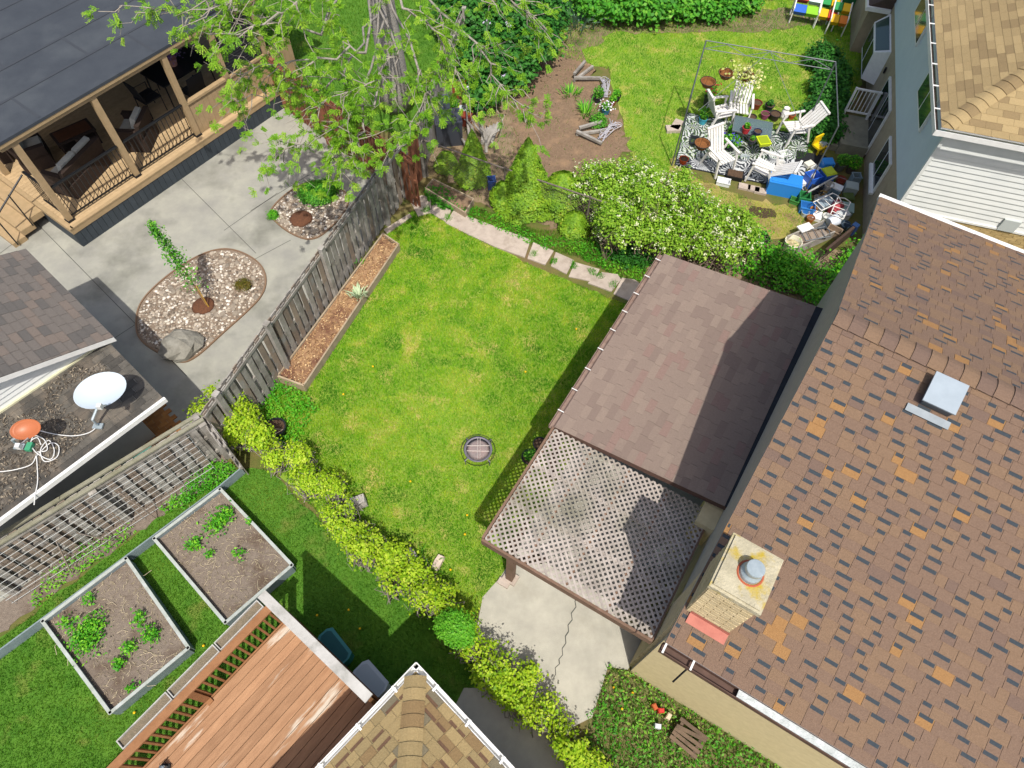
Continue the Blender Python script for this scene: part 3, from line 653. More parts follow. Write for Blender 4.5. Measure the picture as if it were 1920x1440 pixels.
# ------------------------------------------------------------------ white-sided house (top right)
WF = Fr((8.37, 11.46), -14.0)
t = fthing('sided_house', 'two-level house, pale siding over tan stucco, with sand-coloured shingle roof', 'house', WF)
WB, WE, WL, WX = 1.72, 3.95, 13.0, 8.0
M_tan = mat('tan stucco', '#a3957c', '#968870', 8, .95, .4, 80, col3='#857863', scale3=1.1, th3=(.55, .75)); M_tb = mat('tan brick', '#b39c6c', '#9c8658', 6, .95, .5, 40)
M_sid = mat('pale blue-white siding', '#b9c6c8', '#b2bfc2', 3, .55); M_sid2 = mat('white siding', '#d2d4d0', '#c8cbc8', 3, .55)
MB().span(.02, WX, .02, WL, 0, WB).build('wall', [M_tan], t)
MB().span(.05, WX, .05, WL, WB+.002, WE).build('upper_wall', M_sid2, t)
# horizontal laps on the end wall, vertical laps on the yard wall (each course its own board)
lap = (WE-WB)/17
for i in range(17): 
    z = WB+i*lap; MB().add([(0, .012, z), (WX, .012, z), (WX, .035, z+lap), (0, .035, z+lap), (0, .06, z), (WX, .06, z)], [(0, 1, 2, 3), (4, 5, 1, 0)]).build('siding_course', M_sid2, t)
for i in range(17):
    z = WB+i*lap; MB().add([(.012, 0, z), (.012, WL, z), (.035, WL, z+lap), (.035, 0, z+lap), (.06, 0, z), (.06, WL, z)], [(3, 2, 1, 0), (0, 1, 5, 4)]).build('siding_course', M_sid, t)
MB().span(-.005, .06, -.005, .06, WB, WE).build('corner_trim', M_sid2, t)
MB().span(.0, WX, -.015, .02, WB-.05, WB+.0).build('base_trim', M_white, t)
bmb = MB().box((0, 0, 0), (.22, .014, .062)).mesh('brick', mat('tan wall brick', '#b59e6e', '#a18a5c', 7, .95, .4, 50, rnd=.1))
for j in range(13):
    for i in range(16):
        link('brick', bmb, t, (.12+i*.232-(j % 2)*.116+.12, .016, WB-.1-j*.072))
WO = .25; th = R(24); c_, s_ = math.cos(th), math.sin(th); T = 6.5
MWR = [mat('sand shingle', '#96835f', '#877552', 50, .95, .5, 120), mat('sand shingle light', '#a08c66', '#917e59', 50, .95, .5, 120), mat('sand shingle dark', '#867352', '#78674a', 50, .95, .5, 120)]
rf = MB().add([(-WO, -WO, WE), (WX, -WO, WE), (WX, -WO+T*c_, WE+T*s_), (-WO+T*c_, -WO+T*c_, WE+T*s_), (-WO, WL, WE), (-WO+T*c_, WL, WE+T*s_)], [(0, 1, 2, 3), (0, 3, 5, 4)]).add([(-WO, -WO, WE-.02), (WX, -WO, WE-.02), (WX, .1, WE-.02), (.1, .1, WE-.02), (.1, WL, WE-.02), (-WO, WL, WE-.02)], [(0, 3, 2, 1), (0, 5, 4, 3)]).build('roof', M_white, t)
shingles(rf, WF, (-WO, -WO, WE+.008), (0, -1, 0), (c_, 0, s_), [(-WL, 0), (0, 0), (-T*c_, T), (-WL, T)], .145, (.29, .32), MWR, (4, 2, 2), .006, stag=.16, limit=200)
shingles(rf, WF, (-WO, -WO, WE+.008), (1, 0, 0), (0, c_, s_), [(0, 0), (WX, 0), (WX, T), (T*c_, T)], .145, (.29, .32), MWR, (4, 2, 2), .006, stag=.16, limit=200)
caps(rf, (-WO+.1, -WO+.1, WE+.05), (-WO+T*c_, -WO+T*c_, WE+T*s_+.02), .17, .05, .2, MWR, 'hip_cap')
gt = MB().span(-WO-.12, -WO-.11, -WO-.12, WL, WE-.1, WE+.01).span(-WO-.115, -WO, -WO-.12, WL, WE-.11, WE-.1).build('gutter', M_white, t)
MB().span(-WO-.1, -WO-.01, -WO-.0, WL, WE-.1, WE-.085).build('gutter_trough', mat('dark gutter floor', '#3a322c', rough=1), gt)  # dark brown strip along the trough floor
MB().span(-WO-.12, WX, -WO-.12, -WO-.11, WE-.1, WE+.01).span(-WO-.12, WX, -WO-.115, -WO, WE-.11, WE-.1).build('end_gutter', M_white, t)
for i in range(8): MB().span(-WO-.12, -WO+.02, .3+i*.75, .33+i*.75, WE+.004, WE+.014).build('gutter_strap', M_white, gt)
M_glass = mat('dark window glass', '#20262a', rough=.08, spec=.7)
def wwin(y0, y1, z0, z1, name='window', split=True, out_=.03, lab=None, fw=.055):
    o = MB().span(-out_, .05, y0, y1, z0, z1).build(name, M_white, t, **({'label': lab} if lab else {}))
    ym = (y0+y1)/2
    if split:
        MB().span(-out_-.006, .02, y0+fw, ym-fw/2, z0+fw, z1-fw).build('pane', M_glass, o); MB().span(-out_-.006, .02, ym+fw/2, y1-fw, z0+fw, z1-fw).build('pane', M_glass, o)
    else: MB().span(-out_-.006, .02, y0+fw, y1-fw, z0+fw, z1-fw).build('pane', M_glass, o)
    return o
wwin(3.75, 5.2, .12, 1.5, 'patio_door'); d_ = wwin(1.7, 2.75, .62, 1.5)
MB().span(-.1, .0, 1.66, 2.79, .56, .62).build('sill', M_white, d_)
wwin(1.25, 2.7, 2.75, 3.55); wwin(4.5, 6.0, 2.75, 3.55)
# bay window: projecting box with sloped glazing
o = MB().add([(-.34, 6.5, .5), (-.34, 8.0, .5), (.02, 8.2, .5), (.02, 6.3, .5), (-.34, 6.5, 1.3), (-.34, 8.0, 1.3), (.02, 8.2, 1.5), (.02, 6.3, 1.5)], [(0, 1, 2, 3), (0, 4, 5, 1), (1, 5, 6, 2), (3, 7, 4, 0), (4, 7, 6, 5)]).build('bay_window', M_white, t)
for a, b in ((6.56, 7.2), (7.3, 7.94)): MB().span(-.35, -.33, a, b, .58, 1.24).build('pane', M_glass, o)
MB().add([(-.32, 6.56, 1.318), (-.32, 7.94, 1.318), (-.02, 8.08, 1.485), (-.02, 6.42, 1.485)], [(3, 2, 1, 0)]).build('pane', glassmat('greenish glass', '#3f5148', .08, 1.0), o)
# small porch roof above the bay, projecting wing at the top
MB().span(-.5, .0, 8.6, 11, 0, 1.55).build('wing', M_tan, t)
rr = MB().add([(-.62, 8.3, 1.55), (-.62, 11, 1.55), (.02, 11, 2.0), (.02, 8.3, 2.0), (-.62, 8.3, 1.48), (.02, 8.3, 1.48), (-.62, 11, 1.48)], [(0, 3, 2, 1), (0, 4, 5, 3), (0, 1, 6, 4)]).build('wing_roof', mat('brown wing shingles', '#55473f', '#483c36', 40, .95, .5, 90), t)
MB().span(-.68, -.6, 8.22, 11, 1.45, 1.55).span(-.62, .0, 8.22, 8.32, 1.45, 1.56).build('fascia', M_white, t)
MB().span(-.04, .0, .9, .95, .6, .66).span(-.04, .0, 5.85, 5.92, 1.15, 1.3).build('wall_bracket', M_black, t)
MB().box((2.3, -.0, WB+.12), (.34, .06, .3)).build('dryer_vent', mat('vent grey', '#aeb4b2', rough=.5), t)
# stoop with aluminium railing
st = fthing('stoop', 'concrete back stoop with steps below the patio door', 'steps', WF)
MB().span(-.75, -.03, 3.7, 5.0, 0, .34).build('landing', mat('old stoop concrete', '#84826f', '#6f6d5e', 4, .95, .3), st)
MB().span(-1.1, -.75, 3.8, 4.9, 0, .17).build('step', MATS['old stoop concrete'], st)
rl = fthing('stoop_railing', 'white aluminium railing on the back stoop', 'railing', WF)
for x in (-.72, -.1): MB().span(x-.025, x+.025, 4.9, 4.95, .34, 1.2).build('post', M_white, rl)
for z in (.5, 1.17): MB().span(-.75, -.05, 4.905, 4.945, z-.02, z+.02).build('rail', M_white, rl)
for i in range(6): MB().span(-.64+i*.1-.009, -.64+i*.1+.009, 4.915, 4.935, .5, 1.17).build('baluster', M_white, rl)

# ------------------------------------------------------------------ porch house (top left)
PF = Fr((-10.392, 11.107), 55.4)
t = fthing('porch_house', 'house with flat dark roof over a tan timber porch', 'house', PF)
M_porch = mat('tan porch paint', '#a38b6a', '#94805f', 7, .75, .15, 30); M_pfl = mat('tan porch floor', '#b39a76', '#a38b68', 8, .85, .2, 30, rnd=.08); M_memb = mat('dark roof membrane', '#3d4248', '#343940', 1.6, .85, .2, 60, col3='#4a4f53', scale3=.6, th3=(.5, .75))
FZ = .62
# roof
rfm = MB().add([(-.35, -.06, 3.04), (8, -.06, 3.04), (8, 9, 3.35), (-.35, 9, 3.35), (-.35, -.06, 2.98), (8, -.06, 2.98), (8, 9, 3.28), (-.35, 9, 3.28)], [(0, 1, 2, 3), (7, 6, 5, 4), (0, 4, 5, 1), (1, 5, 6, 2), (3, 7, 4, 0)]).build('roof', M_memb, t)
for i in range(1, 8): 
    y = i*.95; MB().span(-.35, 8, y-.035, y+.035, 3.043+(y+.06)*.0342, 3.049+(y+.06)*.0342).build('roof_seam', mat('seam', '#383c42', rough=.8), rfm)
for x, ya, yb in ((.7, 0, .95), (2.6, .95, 1.9), (1.2, 1.9, 2.85), (3.6, 0, .95), (4.6, .95, 1.9)):
    zz = 3.0465+((ya+yb)/2+.06)*.0342; MB().add([(x-.03, ya, 3.047+(ya+.06)*.0342), (x+.03, ya, 3.047+(ya+.06)*.0342), (x+.03, yb, 3.047+(yb+.06)*.0342), (x-.03, yb, 3.047+(yb+.06)*.0342)], [(0, 1, 2, 3)]).build('roof_seam', MATS['seam'], rfm)
MB().span(-.3, 8, .0, .14, 2.8, 2.98).build('beam', M_porch, t)
MB().span(-.35, 8, -.05, -.02, 2.9, 3.0).build('fascia', M_porch, t)
# floor boards
n = 0
for i in range(42):
    y = -.1+i*.12; me_ = MB().span(-.1, 7.2, y, y+.113, FZ-.03, FZ).build('floor_board', M_pfl, t)
MB().span(-.14, 7.2, -.2, -.105, FZ-.03, FZ+.004).build('edge_board', M_porch, t)
MB().span(-.2, -.105, -.2, 5.0, FZ-.03, FZ+.004).build('edge_board', M_porch, t)
MB().span(-.17, 7.2, -.19, -.16, FZ-.17, FZ-.032).build('rim_board', M_porch, t)
MB().span(-.19, -.16, -.19, 5.0, FZ-.17, FZ-.032).build('rim_board', M_porch, t)
sb = MB().box((0, 0, 0), (.14, .022, FZ-.17)).mesh('skirt_board', mat('dark skirt board', '#3b4248', '#333a40', 5, .7, .2, rnd=.1))
for i in range(49): link('skirt_board', sb, t, (-.1+i*.148, -.165, (FZ-.17)/2+.0))
sb2 = MB().box((0, 0, 0), (.022, .14, FZ-.17)).mesh('skirt_board', MATS['dark skirt board'])
for i in range(30): link('skirt_board', sb2, t, (-.165, -.06+i*.148, (FZ-.17)/2))
for px_ in (0, 1.88, 3.76, 5.1, 6.4): 
    p = MB().span(px_-.065, px_+.065, 0.0, .13, FZ, 2.8).build('post', M_porch, t); MB().span(px_-.085, px_+.085, -.02, .15, FZ, FZ+.05).build('post_base', M_black, p)
for py_ in (2.6, 5.0): MB().span(-.065, .065, py_-.065, py_+.065, FZ, 2.8).build('post', M_porch, t)
MB().span(-.07, .07, .14, 5.2, 2.8, 2.97).build('beam', M_porch, t)
# black railing between posts
def railing(a, b, ax):
    r_ = bpy.data.objects.new('railing', None); COL.objects.link(r_); r_.parent = t
    P = (lambda u, z: (u, .065, z)) if ax == 'x' else (lambda u, z: (.0, u, z))
    MB().bar(P(a, FZ+.93), P(b, FZ+.93), .06, .035).build('hand_rail', mat('black aluminium', '#17191c', rough=.4, spec=.5), r_)
    MB().bar(P(a, FZ+.09), P(b, FZ+.09), .03, .03).build('bottom_rail', MATS['black aluminium'], r_)
    k = int((b-a)/.115)
    for i in range(k): MB().bar(P(a+(i+.5)*(b-a)/k, FZ+.09), P(a+(i+.5)*(b-a)/k, FZ+.93), .016, .016).build('baluster', MATS['black aluminium'], r_)
railing(.07, 1.81, 'x'); railing(1.95, 3.69, 'x'); railing(.2, 1.0, 'y')
# boarded half wall and screens of the right bays
hb = MB().box((0, 0, 0), (.138, .03, .86)).mesh('wall_board', M_porch)
for i in range(24): link('wall_board', hb, t, (3.9+i*.143, .05, FZ+.44))
MB().span(3.83, 7.2, .0, .13, FZ+.87, FZ+.93).build('half_wall_cap', M_porch, t)
Ms = mat('dark privacy screen', '#24262a', '#1c1e21', 20, .8)
MB().span(5.17, 6.33, .06, .075, FZ+.93, 2.8).build('screen', Ms, t)
mb = MB()
for i in range(26):
    z = FZ+.95+i*.075; mb.span(5.17, 6.33, .052, .06, z, z+.03)
mb.build('screen_slats', Ms, t)
MB().span(-3, 8, 5.1, 9, 0, 3.0).build('house_wall', mat('brown house wall', '#94836a', '#86765e', 4, .9), t)
# steps at the porch end
for k_, (dx, z) in enumerate(((.32, .47), (.64, .31), (.96, .15))):
    MB().span(-.2-dx, -.2-dx+.33, 1.05, 3.4, z-.15 if k_ < 2 else 0, z).build('step', M_porch, t)
rl2 = bpy.data.objects.new('stair_rail', None); COL.objects.link(rl2); rl2.parent = t
MB().tube([(-.05, 1.0, 1.5), (-1.1, 1.0, .95)], .022, 6).build('hand_rail', MATS['black aluminium'], rl2)
for x in (-1.08, -.55): MB().tube([(x, 1.0, .1 if x < -1 else .3), (x, 1.0, .98+(x+1.1)*.52)], .016, 6).build('baluster', MATS['black aluminium'], rl2)

# ------------------------------------------------------------------ left house (grey shingles)
C0 = at(213, 632, 2.4); LFm = Fr(C0, 50.2)
t = fthing('gabled_house', 'house with grey shingle roof and white gable above a lean-to', 'house', LFm)
MLG = [mat('grey shingle', '#6d6761', '#625c57', 45, .95, .5, 110), mat('grey shingle warm', '#756a62', '#696058', 45, .95, .5, 110), mat('grey shingle dark', '#605c58', '#565350', 45, .95, .5, 110)]
th = R(21); c_, s_ = math.cos(th), math.sin(th); TW, LEN = 4.2, 3.05
rf = MB().add([(0, 0, 2.39), (-TW*c_, 0, 2.39+TW*s_), (-TW*c_, LEN, 2.39+TW*s_), (0, LEN, 2.39), (0, 0, 2.28), (-TW*c_, 0, 2.28+TW*s_), (0, LEN, 2.28), (-TW*c_, LEN, 2.28+TW*s_)], [(0, 3, 2, 1), (0, 1, 5, 4), (3, 0, 4, 6), (2, 3, 6, 7), (4, 5, 7, 6)]).build('roof', M_white, t)
shingles(rf, LFm, (0, 0, 2.402), (0, 1, 0), (-c_, 0, s_), [(0, 0), (LEN, 0), (LEN, TW), (0, TW)], .145, (.24, .3), MLG, (4, 2, 2), .009, gap=.009)
MB().span(-TW, -.18, .17, LEN-.1, 0, 2.25).build('wall', M_sid2, t)
for i in range(30):   # gable siding courses
    z0 = 2.2+i*.1; xr = -.18-max(0, (z0+.1-2.28)/math.tan(th))
    if xr < -TW: break
    xs = -.18-max(0, (z0-2.28)/math.tan(th))
    MB().add([(-TW, .15, z0), (xs, .15, z0), (xr, .17, z0+.1), (-TW, .17, z0+.1)], [(0, 1, 2, 3)]).build('siding_course', M_sid2, t)
# lean-to roof
a_ = LFm.l(305, 745, 2.1); b_ = LFm.l(8, 970, 2.1); LYf = (a_.y+b_.y)/2; LXr = a_.x; print('leanto', a_, b_)
zw = 2.28; dy = .14-LYf; sl2 = math.hypot(dy, zw-2.1); XL = -4.6
rf = MB().add([(LXr, LYf, 2.09), (LXr, .14, zw-.01), (XL, .14, zw-.01), (XL, LYf, 2.09), (LXr, LYf, 1.98), (LXr, .14, zw-.12), (XL, LYf, 1.98), (XL, .14, zw-.12)], [(0, 1, 2, 3), (0, 4, 5, 1), (3, 6, 4, 0), (5, 4, 6, 7)]).build('lean_to_roof', M_white, t)
MLT = [mat('mossy shingle', '#5f5b54', '#4b4842', 12, .95, .6, 60, col3='#6f675c', scale3=3), mat('mossy shingle dark', '#4c4944', '#3e3c38', 12, .95, .6, 60, col3='#625a50', scale3=3)]
shingles(rf, LFm, (XL, LYf, 2.1), (1, 0, 0), (0, dy/sl2, (zw-2.1)/sl2), [(0, 0), (LXr-XL, 0), (LXr-XL, sl2), (0, sl2)], .135, (.2, .3), MLT, (3, 2), .007)
MB().span(XL, LXr+.02, LYf-.06, LYf-.005, 2.03, 2.13).build('fascia', M_white, t)
MB().span(XL, LXr-.5, LYf+1.0, .15, 0, 1.97).build('lean_to_wall', mat('lean-to wall', '#a8aaa8', '#9a9c9a', 3, .8), t)
MB().bar((-.02, .14, 2.24), (-3.4, .14, 2.27), .06, .12).build('flashing_board', mat('cream flashing', '#c9c6a8', '#b8b596', 6, .7), t)
q = scatter([(XL, LYf+.1), (LXr-.35, LYf+.1), (LXr-.3, .05), (XL, .05)], 5200)
keep = vnoise(q[:, 0]+3, q[:, 1]*1.3, 1.6) > .40; q = q[keep]
zz = 2.118+(q[:, 1]-LYf)/dy*(zw-2.1); V, F = leaves(np.c_[q, zz+rng.random(len(q))*.012], .05, 1.5, .3)
M_deb = leafmat('roof debris', [(0, '#3b352e'), (.5, '#5e554a'), (.85, '#857a6a'), (1, '#a59a86')], 0, .95)
o = link('leaf_debris', npmesh('leaf_debris', V, F, M_deb, rng.random(len(q))), t); o['kind'] = 'stuff'
LFr_ = LFm; LT = dict(y0=LYf, dy=dy, zw=zw)
def on_lean(px, py):
    """point of the lean-to roof under a pixel"""
    z = 2.2
    for _ in range(8):
        l = LFm.l(px, py, z); z = 2.1+(l.y-LYf)/dy*(zw-2.1)+.012
    l = LFm.l(px, py, z); return LFm.w(l.x, l.y, z)

# ------------------------------------------------------------------ hip-roofed house (bottom)
HC = at(780, 1240, 2.55); BFm = Fr(HC, -131.3)
t = fthing('hip_roof_house', 'house corner with honey-coloured hip roof and white gutters', 'house', BFm)
th = R(24); c_, s_ = math.cos(th), math.sin(th); T = 4.5; EX = 6.0; ez = 2.52
MHR = [mat('honey shingle', '#96845e', '#877551', 45, .95, .5, 120), mat('honey shingle light', '#a08c63', '#937f58', 45, .95, .5, 120), mat('honey shingle rust', '#8a7350', '#7c6646', 45, .95, .5, 120), mat('honey shingle grey', '#79705a', '#6e6652', 45, .95, .5, 120)]
# local x runs to lower left, local y (left-handed turn) to lower right
rf = MB().add([(.09, .09, ez-.02), (EX, .09, ez-.02), (EX, .09+T*c_, ez-.02+T*s_), (.09+T*c_, .09+T*c_, ez-.02+T*s_), (.09, EX, ez-.02), (.09+T*c_, EX, ez-.02+T*s_)], [(0, 1, 2, 3), (0, 3, 5, 4)]).build('roof', M_white, t)
Mrd = mat('shingle rust band', '#6c5340', '#5d4636', 40, .95, .4, 110)
shingles(rf, BFm, (.09, .09, ez), (1, 0, 0), (0, c_, s_), [(0, 0), (EX, 0), (EX, T), (T*c_, T)], .143, (.14, .26), MHR, (4, 3, 2, 1.5), .008, dash=Mrd, dash_p=.35, raise_p=.5)
shingles(rf, BFm, (.09, .09, ez), (0, -1, 0), (c_, 0, s_), [(-EX, 0), (0, 0), (-T*c_, T), (-EX, T)], .143, (.14, .26), MHR, (4, 3, 2, 1.5), .008, dash=Mrd, dash_p=.35, raise_p=.5)
caps(rf, (.13, .13, ez+.045), (.09+T*c_, .09+T*c_, ez+T*s_+.03), .15, .05, .17, MHR[:3], 'hip_cap')
for ax in (0, 1):
    mb = MB()
    def sp(a, b, c, d, e, f): (mb.span(a, b, c, d, e, f) if ax == 0 else mb.span(c, d, a, b, e, f))
    sp(0, EX, 0, .012, ez-.1, ez+.02); sp(0, EX, .0, .085, ez-.105, ez-.095); sp(0, EX, .07, .085, ez-.1, ez-.005)
    gt = mb.build('gutter', M_white, t)
    for i in range(7):
        mb = MB(); sp(.42+i*.62, .45+i*.62, -.004, .1, ez+.02, ez+.03); mb.build('gutter_strap', M_white, gt)
MB().span(.4, EX, .4, EX, 0, ez-.05).build('wall', mat('tan house wall', '#a89878', '#9a8b6c', 6, .9, .3), t)

# ------------------------------------------------------------------ timber deck (bottom left)
D0 = at(540, 1160, .6); DF = Fr(D0, 52.8-180)
t = fthing('timber_deck', 'orange-brown timber deck with worn boards and slatted railing', 'deck', DF)
M_deck = mat('worn deck board', '#a47f60', '#8f6c50', 14, .85, .3, 30, rnd=.12, stretch=(DF.a, (6, 1, 1)), col3='#bdb2a2', scale3=3.2, th3=(.60, .66)); M_rail = mat('deck rail', '#946a48', '#845c3c', 6, .8, .2, 30, rnd=.08); M_cap = mat('pale cap board', '#b3b1ac', '#a09e98', 5, .8, .2, 30, col3='#8b8a83', scale3=4, th3=(.5, .7))
for i in range(28):
    y = .01+i*.148; MB().span(.02, 4.4, y, y+.139, .562+random.uniform(0, .003), .6+random.uniform(0, .003)).build('deck_board', M_deck, t)
MB().span(.0, 4.4, -.03, .0, .35, .606).build('rim_board', M_rail, t)
for i in range(33): MB().span(.1+i*.13, .1+i*.13+.035, -.075, -.04, .45, 1.36).build('baluster', M_rail, t)
for x in (.04, 1.62, 3.2): MB().span(x-.045, x+.045, -.1, -.01, 0, 1.36).build('post', M_rail, t)
MB().span(1.575, 1.665, -.06, .06, .606, .64).build('post_foot', M_rail, t)
MB().span(-.05, 4.3, -.13, .0, 1.36, 1.4).build('top_rail', M_rail, t)
for i in range(3):
    x = .1+i*.86; p = bpy.data.objects.new('planter_box', None); COL.objects.link(p); p.parent = t
    mb = MB()
    mb.span(x, x+.84, -.3, -.285, 1.27, 1.43).span(x, x+.84, -.15, -.135, 1.27, 1.43).span(x, x+.015, -.285, -.15, 1.27, 1.43).span(x+.825, x+.84, -.285, -.15, 1.27, 1.43).span(x+.015, x+.825, -.285, -.15, 1.27, 1.28); mb.build('box', M_cap, p)
    MB().span(x+.016, x+.824, -.284, -.151, 1.285, 1.385).build('soil', mat('planter soil', '#7b6e5c', '#68604f', 18, 1, .7, 50), p)
# privacy wall with pale cap
WT = 2.55; c0 = DF.l(497, 1106, WT); YE = DF.l(697, 1303, WT).y
MB().span(c0.x-.0, c0.x+.14, c0.y, YE, WT-.04, WT).build('wall_cap', M_cap, t)
wb = MB().box((0, 0, 0), (.02, .135, 2.05)).mesh('wall_board', mat('rusty wall board', '#7d4430', '#6b3826', 6, .85, .25, 30, rnd=.15))
for i in range(int((YE-c0.y)/.14)): link('wall_board', wb, t, (c0.x+.02, c0.y+.09+i*.14, 1.42+random.uniform(-.03, .03)))
MB().span(c0.x+.04, c0.x+.1, c0.y+.02, YE, .3, WT-.04).build('wall_frame', M_rail, t)
# ------------------------------------------------------------------ vegetation
def clumps(blobs, nclump, per, spread, shell=.75, zmin=.03):
    """leaf points in clumps near the surface of ellipsoids; returns points, outward normals, clump tint"""
    vol = np.array([b[1][0]*b[1][1]+b[1][2]*b[1][0] for b in blobs]); vol = vol/vol.sum(); P = []; N = []; Tn = []
    cnt = rng.multinomial(nclump, vol)
    for (c, r), k in zip(blobs, cnt):
        if not k: continue
        d = rng.normal(size=(k, 3)); d[:, 2] = np.where(d[:, 2] < -.25, -d[:, 2], d[:, 2]); d /= np.linalg.norm(d, axis=1)[:, None]
        rad = shell+(1.08-shell)*rng.random(k)
        C = np.array(c)+d*rad[:, None]*np.array(r); nn = d/np.array(r); nn /= np.linalg.norm(nn, axis=1)[:, None]
        p = C[:, None, :]+rng.normal(size=(k, per, 3))*spread*(.5+rng.random((k, 1, 1)))
        P.append(p.reshape(-1, 3)); N.append(np.repeat(nn, per, 0)); Tn.append(np.repeat(rng.random(k), per))
    P = np.concatenate(P); N = np.concatenate(N); Tn = np.concatenate(Tn); k = P[:, 2] > zmin
    return P[k], N[k], Tn[k]
def twigs(mb, base, tips, r=.008, seg=3, sag=.1, n=4):
    for tp in tips:
        a = Vector(base(tp) if callable(base) else base); b = Vector(tp); pts = [a]
        for i in range(1, seg): 
            f = i/seg; pts.append(a.lerp(b, f)+Vector((random.gauss(0, sag), random.gauss(0, sag), random.gauss(0, sag*.5)))*(b-a).length*.5)
        pts.append(b); mb.tube(pts, [r*(1.6-1.2*i/seg) for i in range(seg+1)], n, cap=False)
    return mb
def bush(name, label, cat, blobs, nclump, per, size, m, spread=.05, stems=40, up=.5, aspect=.6, tint=.5, shell=.75, stem_m=None, group=None, sr=.007, flowers=None, bare=None):
    t = thing(name, label, cat, (0, 0, 0), 0, group)
    P, N, Tn = clumps(blobs, nclump, per, spread, shell)
    if bare:
        k = (vnoise(P[:, 0]+4, P[:, 1]*1.1, 1.9) < bare) | (rng.random(len(P)) < .3); P, N, Tn = P[k], N[k], Tn[k]
    V, F = leaves(P, size, up, aspect, N)
    link('foliage', npmesh('foliage', V, F, m, np.clip(tint*Tn+(1-tint)*rng.random(len(P)), 0, 1)), t)
    if stems:
        mb = MB()
        for _ in range(stems):
            c, r = random.choice(blobs); d = Vector((random.gauss(0, 1), random.gauss(0, 1), abs(random.gauss(0, 1)))).normalized()
            tip = Vector((c[0]+d.x*r[0]*1.1, c[1]+d.y*r[1]*1.1, c[2]+d.z*r[2]*random.uniform(.95, 1.15))); b = (c[0]+random.gauss(0, r[0]*.3), c[1]+random.gauss(0, r[1]*.3), 0)
            twigs(mb, b, [tip], sr, 4, .18)
        mb.build('stems', stem_m or M_stem, t)
    if flowers:
        n, fm, fs = flowers; P, N, Tn = clumps(blobs, n, 9, .03, .97); V, F = leaves(P, fs, .6, .9, N); link('blossom', npmesh('blossom', V, F, fm, rng.random(len(P))), t)
    return t
M_hedge = leafmat('hedge leaf', [(0, '#5c8c14'), (.35, '#8ab01c'), (.7, '#aec82c'), (1, '#ced85a')], .35)
M_shrub = leafmat('flowering shrub leaf', [(0, '#55881a'), (.4, '#7aa628'), (.75, '#98bc3a'), (1, '#b8cc66')], .35)
M_blos = leafmat('cream blossom', [(0, '#c9cf9a'), (1, '#e6e6cc')], .25)
M_thuja = leafmat('cedar spray', [(0, '#47701a'), (.45, '#6c9420'), (.8, '#86a82a'), (1, '#a09c34')], .15)
M_tree = leafmat('locust leaf', [(0, '#54881a'), (.4, '#74a626'), (.8, '#94ba36'), (1, '#b4c850')], .4)
M_dkleaf = leafmat('dark shrub leaf', [(0, '#1f4a18'), (.5, '#2f6a22'), (1, '#4f8a30')], .25)
M_green = leafmat('fresh green leaf', [(0, '#2f6f1a'), (.5, '#4a9424'), (1, '#7db43a')], .3)
M_tgrey = mat('grey twig', '#9a9288', '#7c746a', 9, .95)

# diagonal hedge
HP = [(368, 752, .8), (405, 768, .75), (452, 800, .72), (510, 838, .72), (560, 890, .7), (610, 945, .66), (665, 985, .66), (720, 1035, .66), (770, 1085, .66), (820, 1130, .62), (870, 1195, .6), (930, 1255, .62), (985, 1300, .6), (1040, 1350, .6), (1085, 1405, .58), (1120, 1455, .5)]
blobs = []
for i, (x, y, h) in enumerate(HP):
    h *= 1.22; c = at(x, y, h*.85); w_ = .33 if i < 11 else .28
    nx_ = at(*HP[min(i+1, len(HP)-1)][:2], h*.85); pv = at(*HP[max(i-1, 0)][:2], h*.85); tn = (nx_-pv).normalized(); nm_ = Vector((-tn.y, tn.x, 0)); gap_ = (nx_-c).length if i < len(HP)-1 else .4
    for k_ in range(5):
        f = (k_+random.random())/5*gap_; off = random.gauss(0, .15); r_ = w_*random.uniform(.35, .95); p = c+tn*f+nm_*off; zc = h*random.uniform(.55, .9)
        blobs.append(((p.x, p.y, zc), (r_, r_, min(zc*.9, r_*random.uniform(.8, 1.3)))))
hd = bush('hedge', 'long yellow-green hedge running diagonally below the lawn', 'hedge', blobs, 5600, 7, .052, M_hedge, .045, 1700, .5, .7, .5, .35, M_tgrey, sr=.006, bare=.54)
c = at(853, 1172, 1.0)
bush('clipped_bush', 'round bright green bush standing in the hedge', 'bush', [((c.x, c.y, .8), (.27, .25, .3)), ((c.x+.1, c.y-.08, .75), (.2, .2, .24)), ((c.x-.12, c.y+.06, .72), (.2, .18, .22))], 1100, 9, .04, leafmat('boxwood leaf', [(0, '#3f8a18'), (.5, '#5fa822'), (1, '#86c23c')], .3), .035, 40, .5, .5, .4, .7)
# flowering shrub
blobs = []
for x, y, h, r in ((1118, 345, 1.0, .55), (1160, 330, 1.4, .8), (1215, 350, 1.5, .9), (1280, 375, 1.4, .85), (1180, 400, 1.2, .85), (1250, 420, 1.1, .8), (1335, 405, 1.2, .75), (1390, 440, .9, .6), (1140, 410, .8, .5), (1330, 450, .8, .6)):
    c = at(x, y, h); blobs.append(((c.x, c.y, h*.7), (r*.8, r*.8, h*.55)))
for b_, r_ in list(blobs):
    for _ in range(4):
        d = Vector((random.gauss(0, 1), random.gauss(0, 1), abs(random.gauss(0, .9)))).normalized(); q_ = random.uniform(.25, .45); blobs.append(((b_[0]+d.x*r_[0], b_[1]+d.y*r_[1], b_[2]+d.z*r_[2]), (q_*.8, q_*.8, q_*.8)))
bush('flowering_shrub', 'sprawling light green shrub with cream blossom behind the patio roof', 'shrub', blobs, 6200, 9, .062, M_shrub, .06, 900, .5, .65, .5, .45, sr=.008, flowers=(560, M_blos, .036), bare=.57)
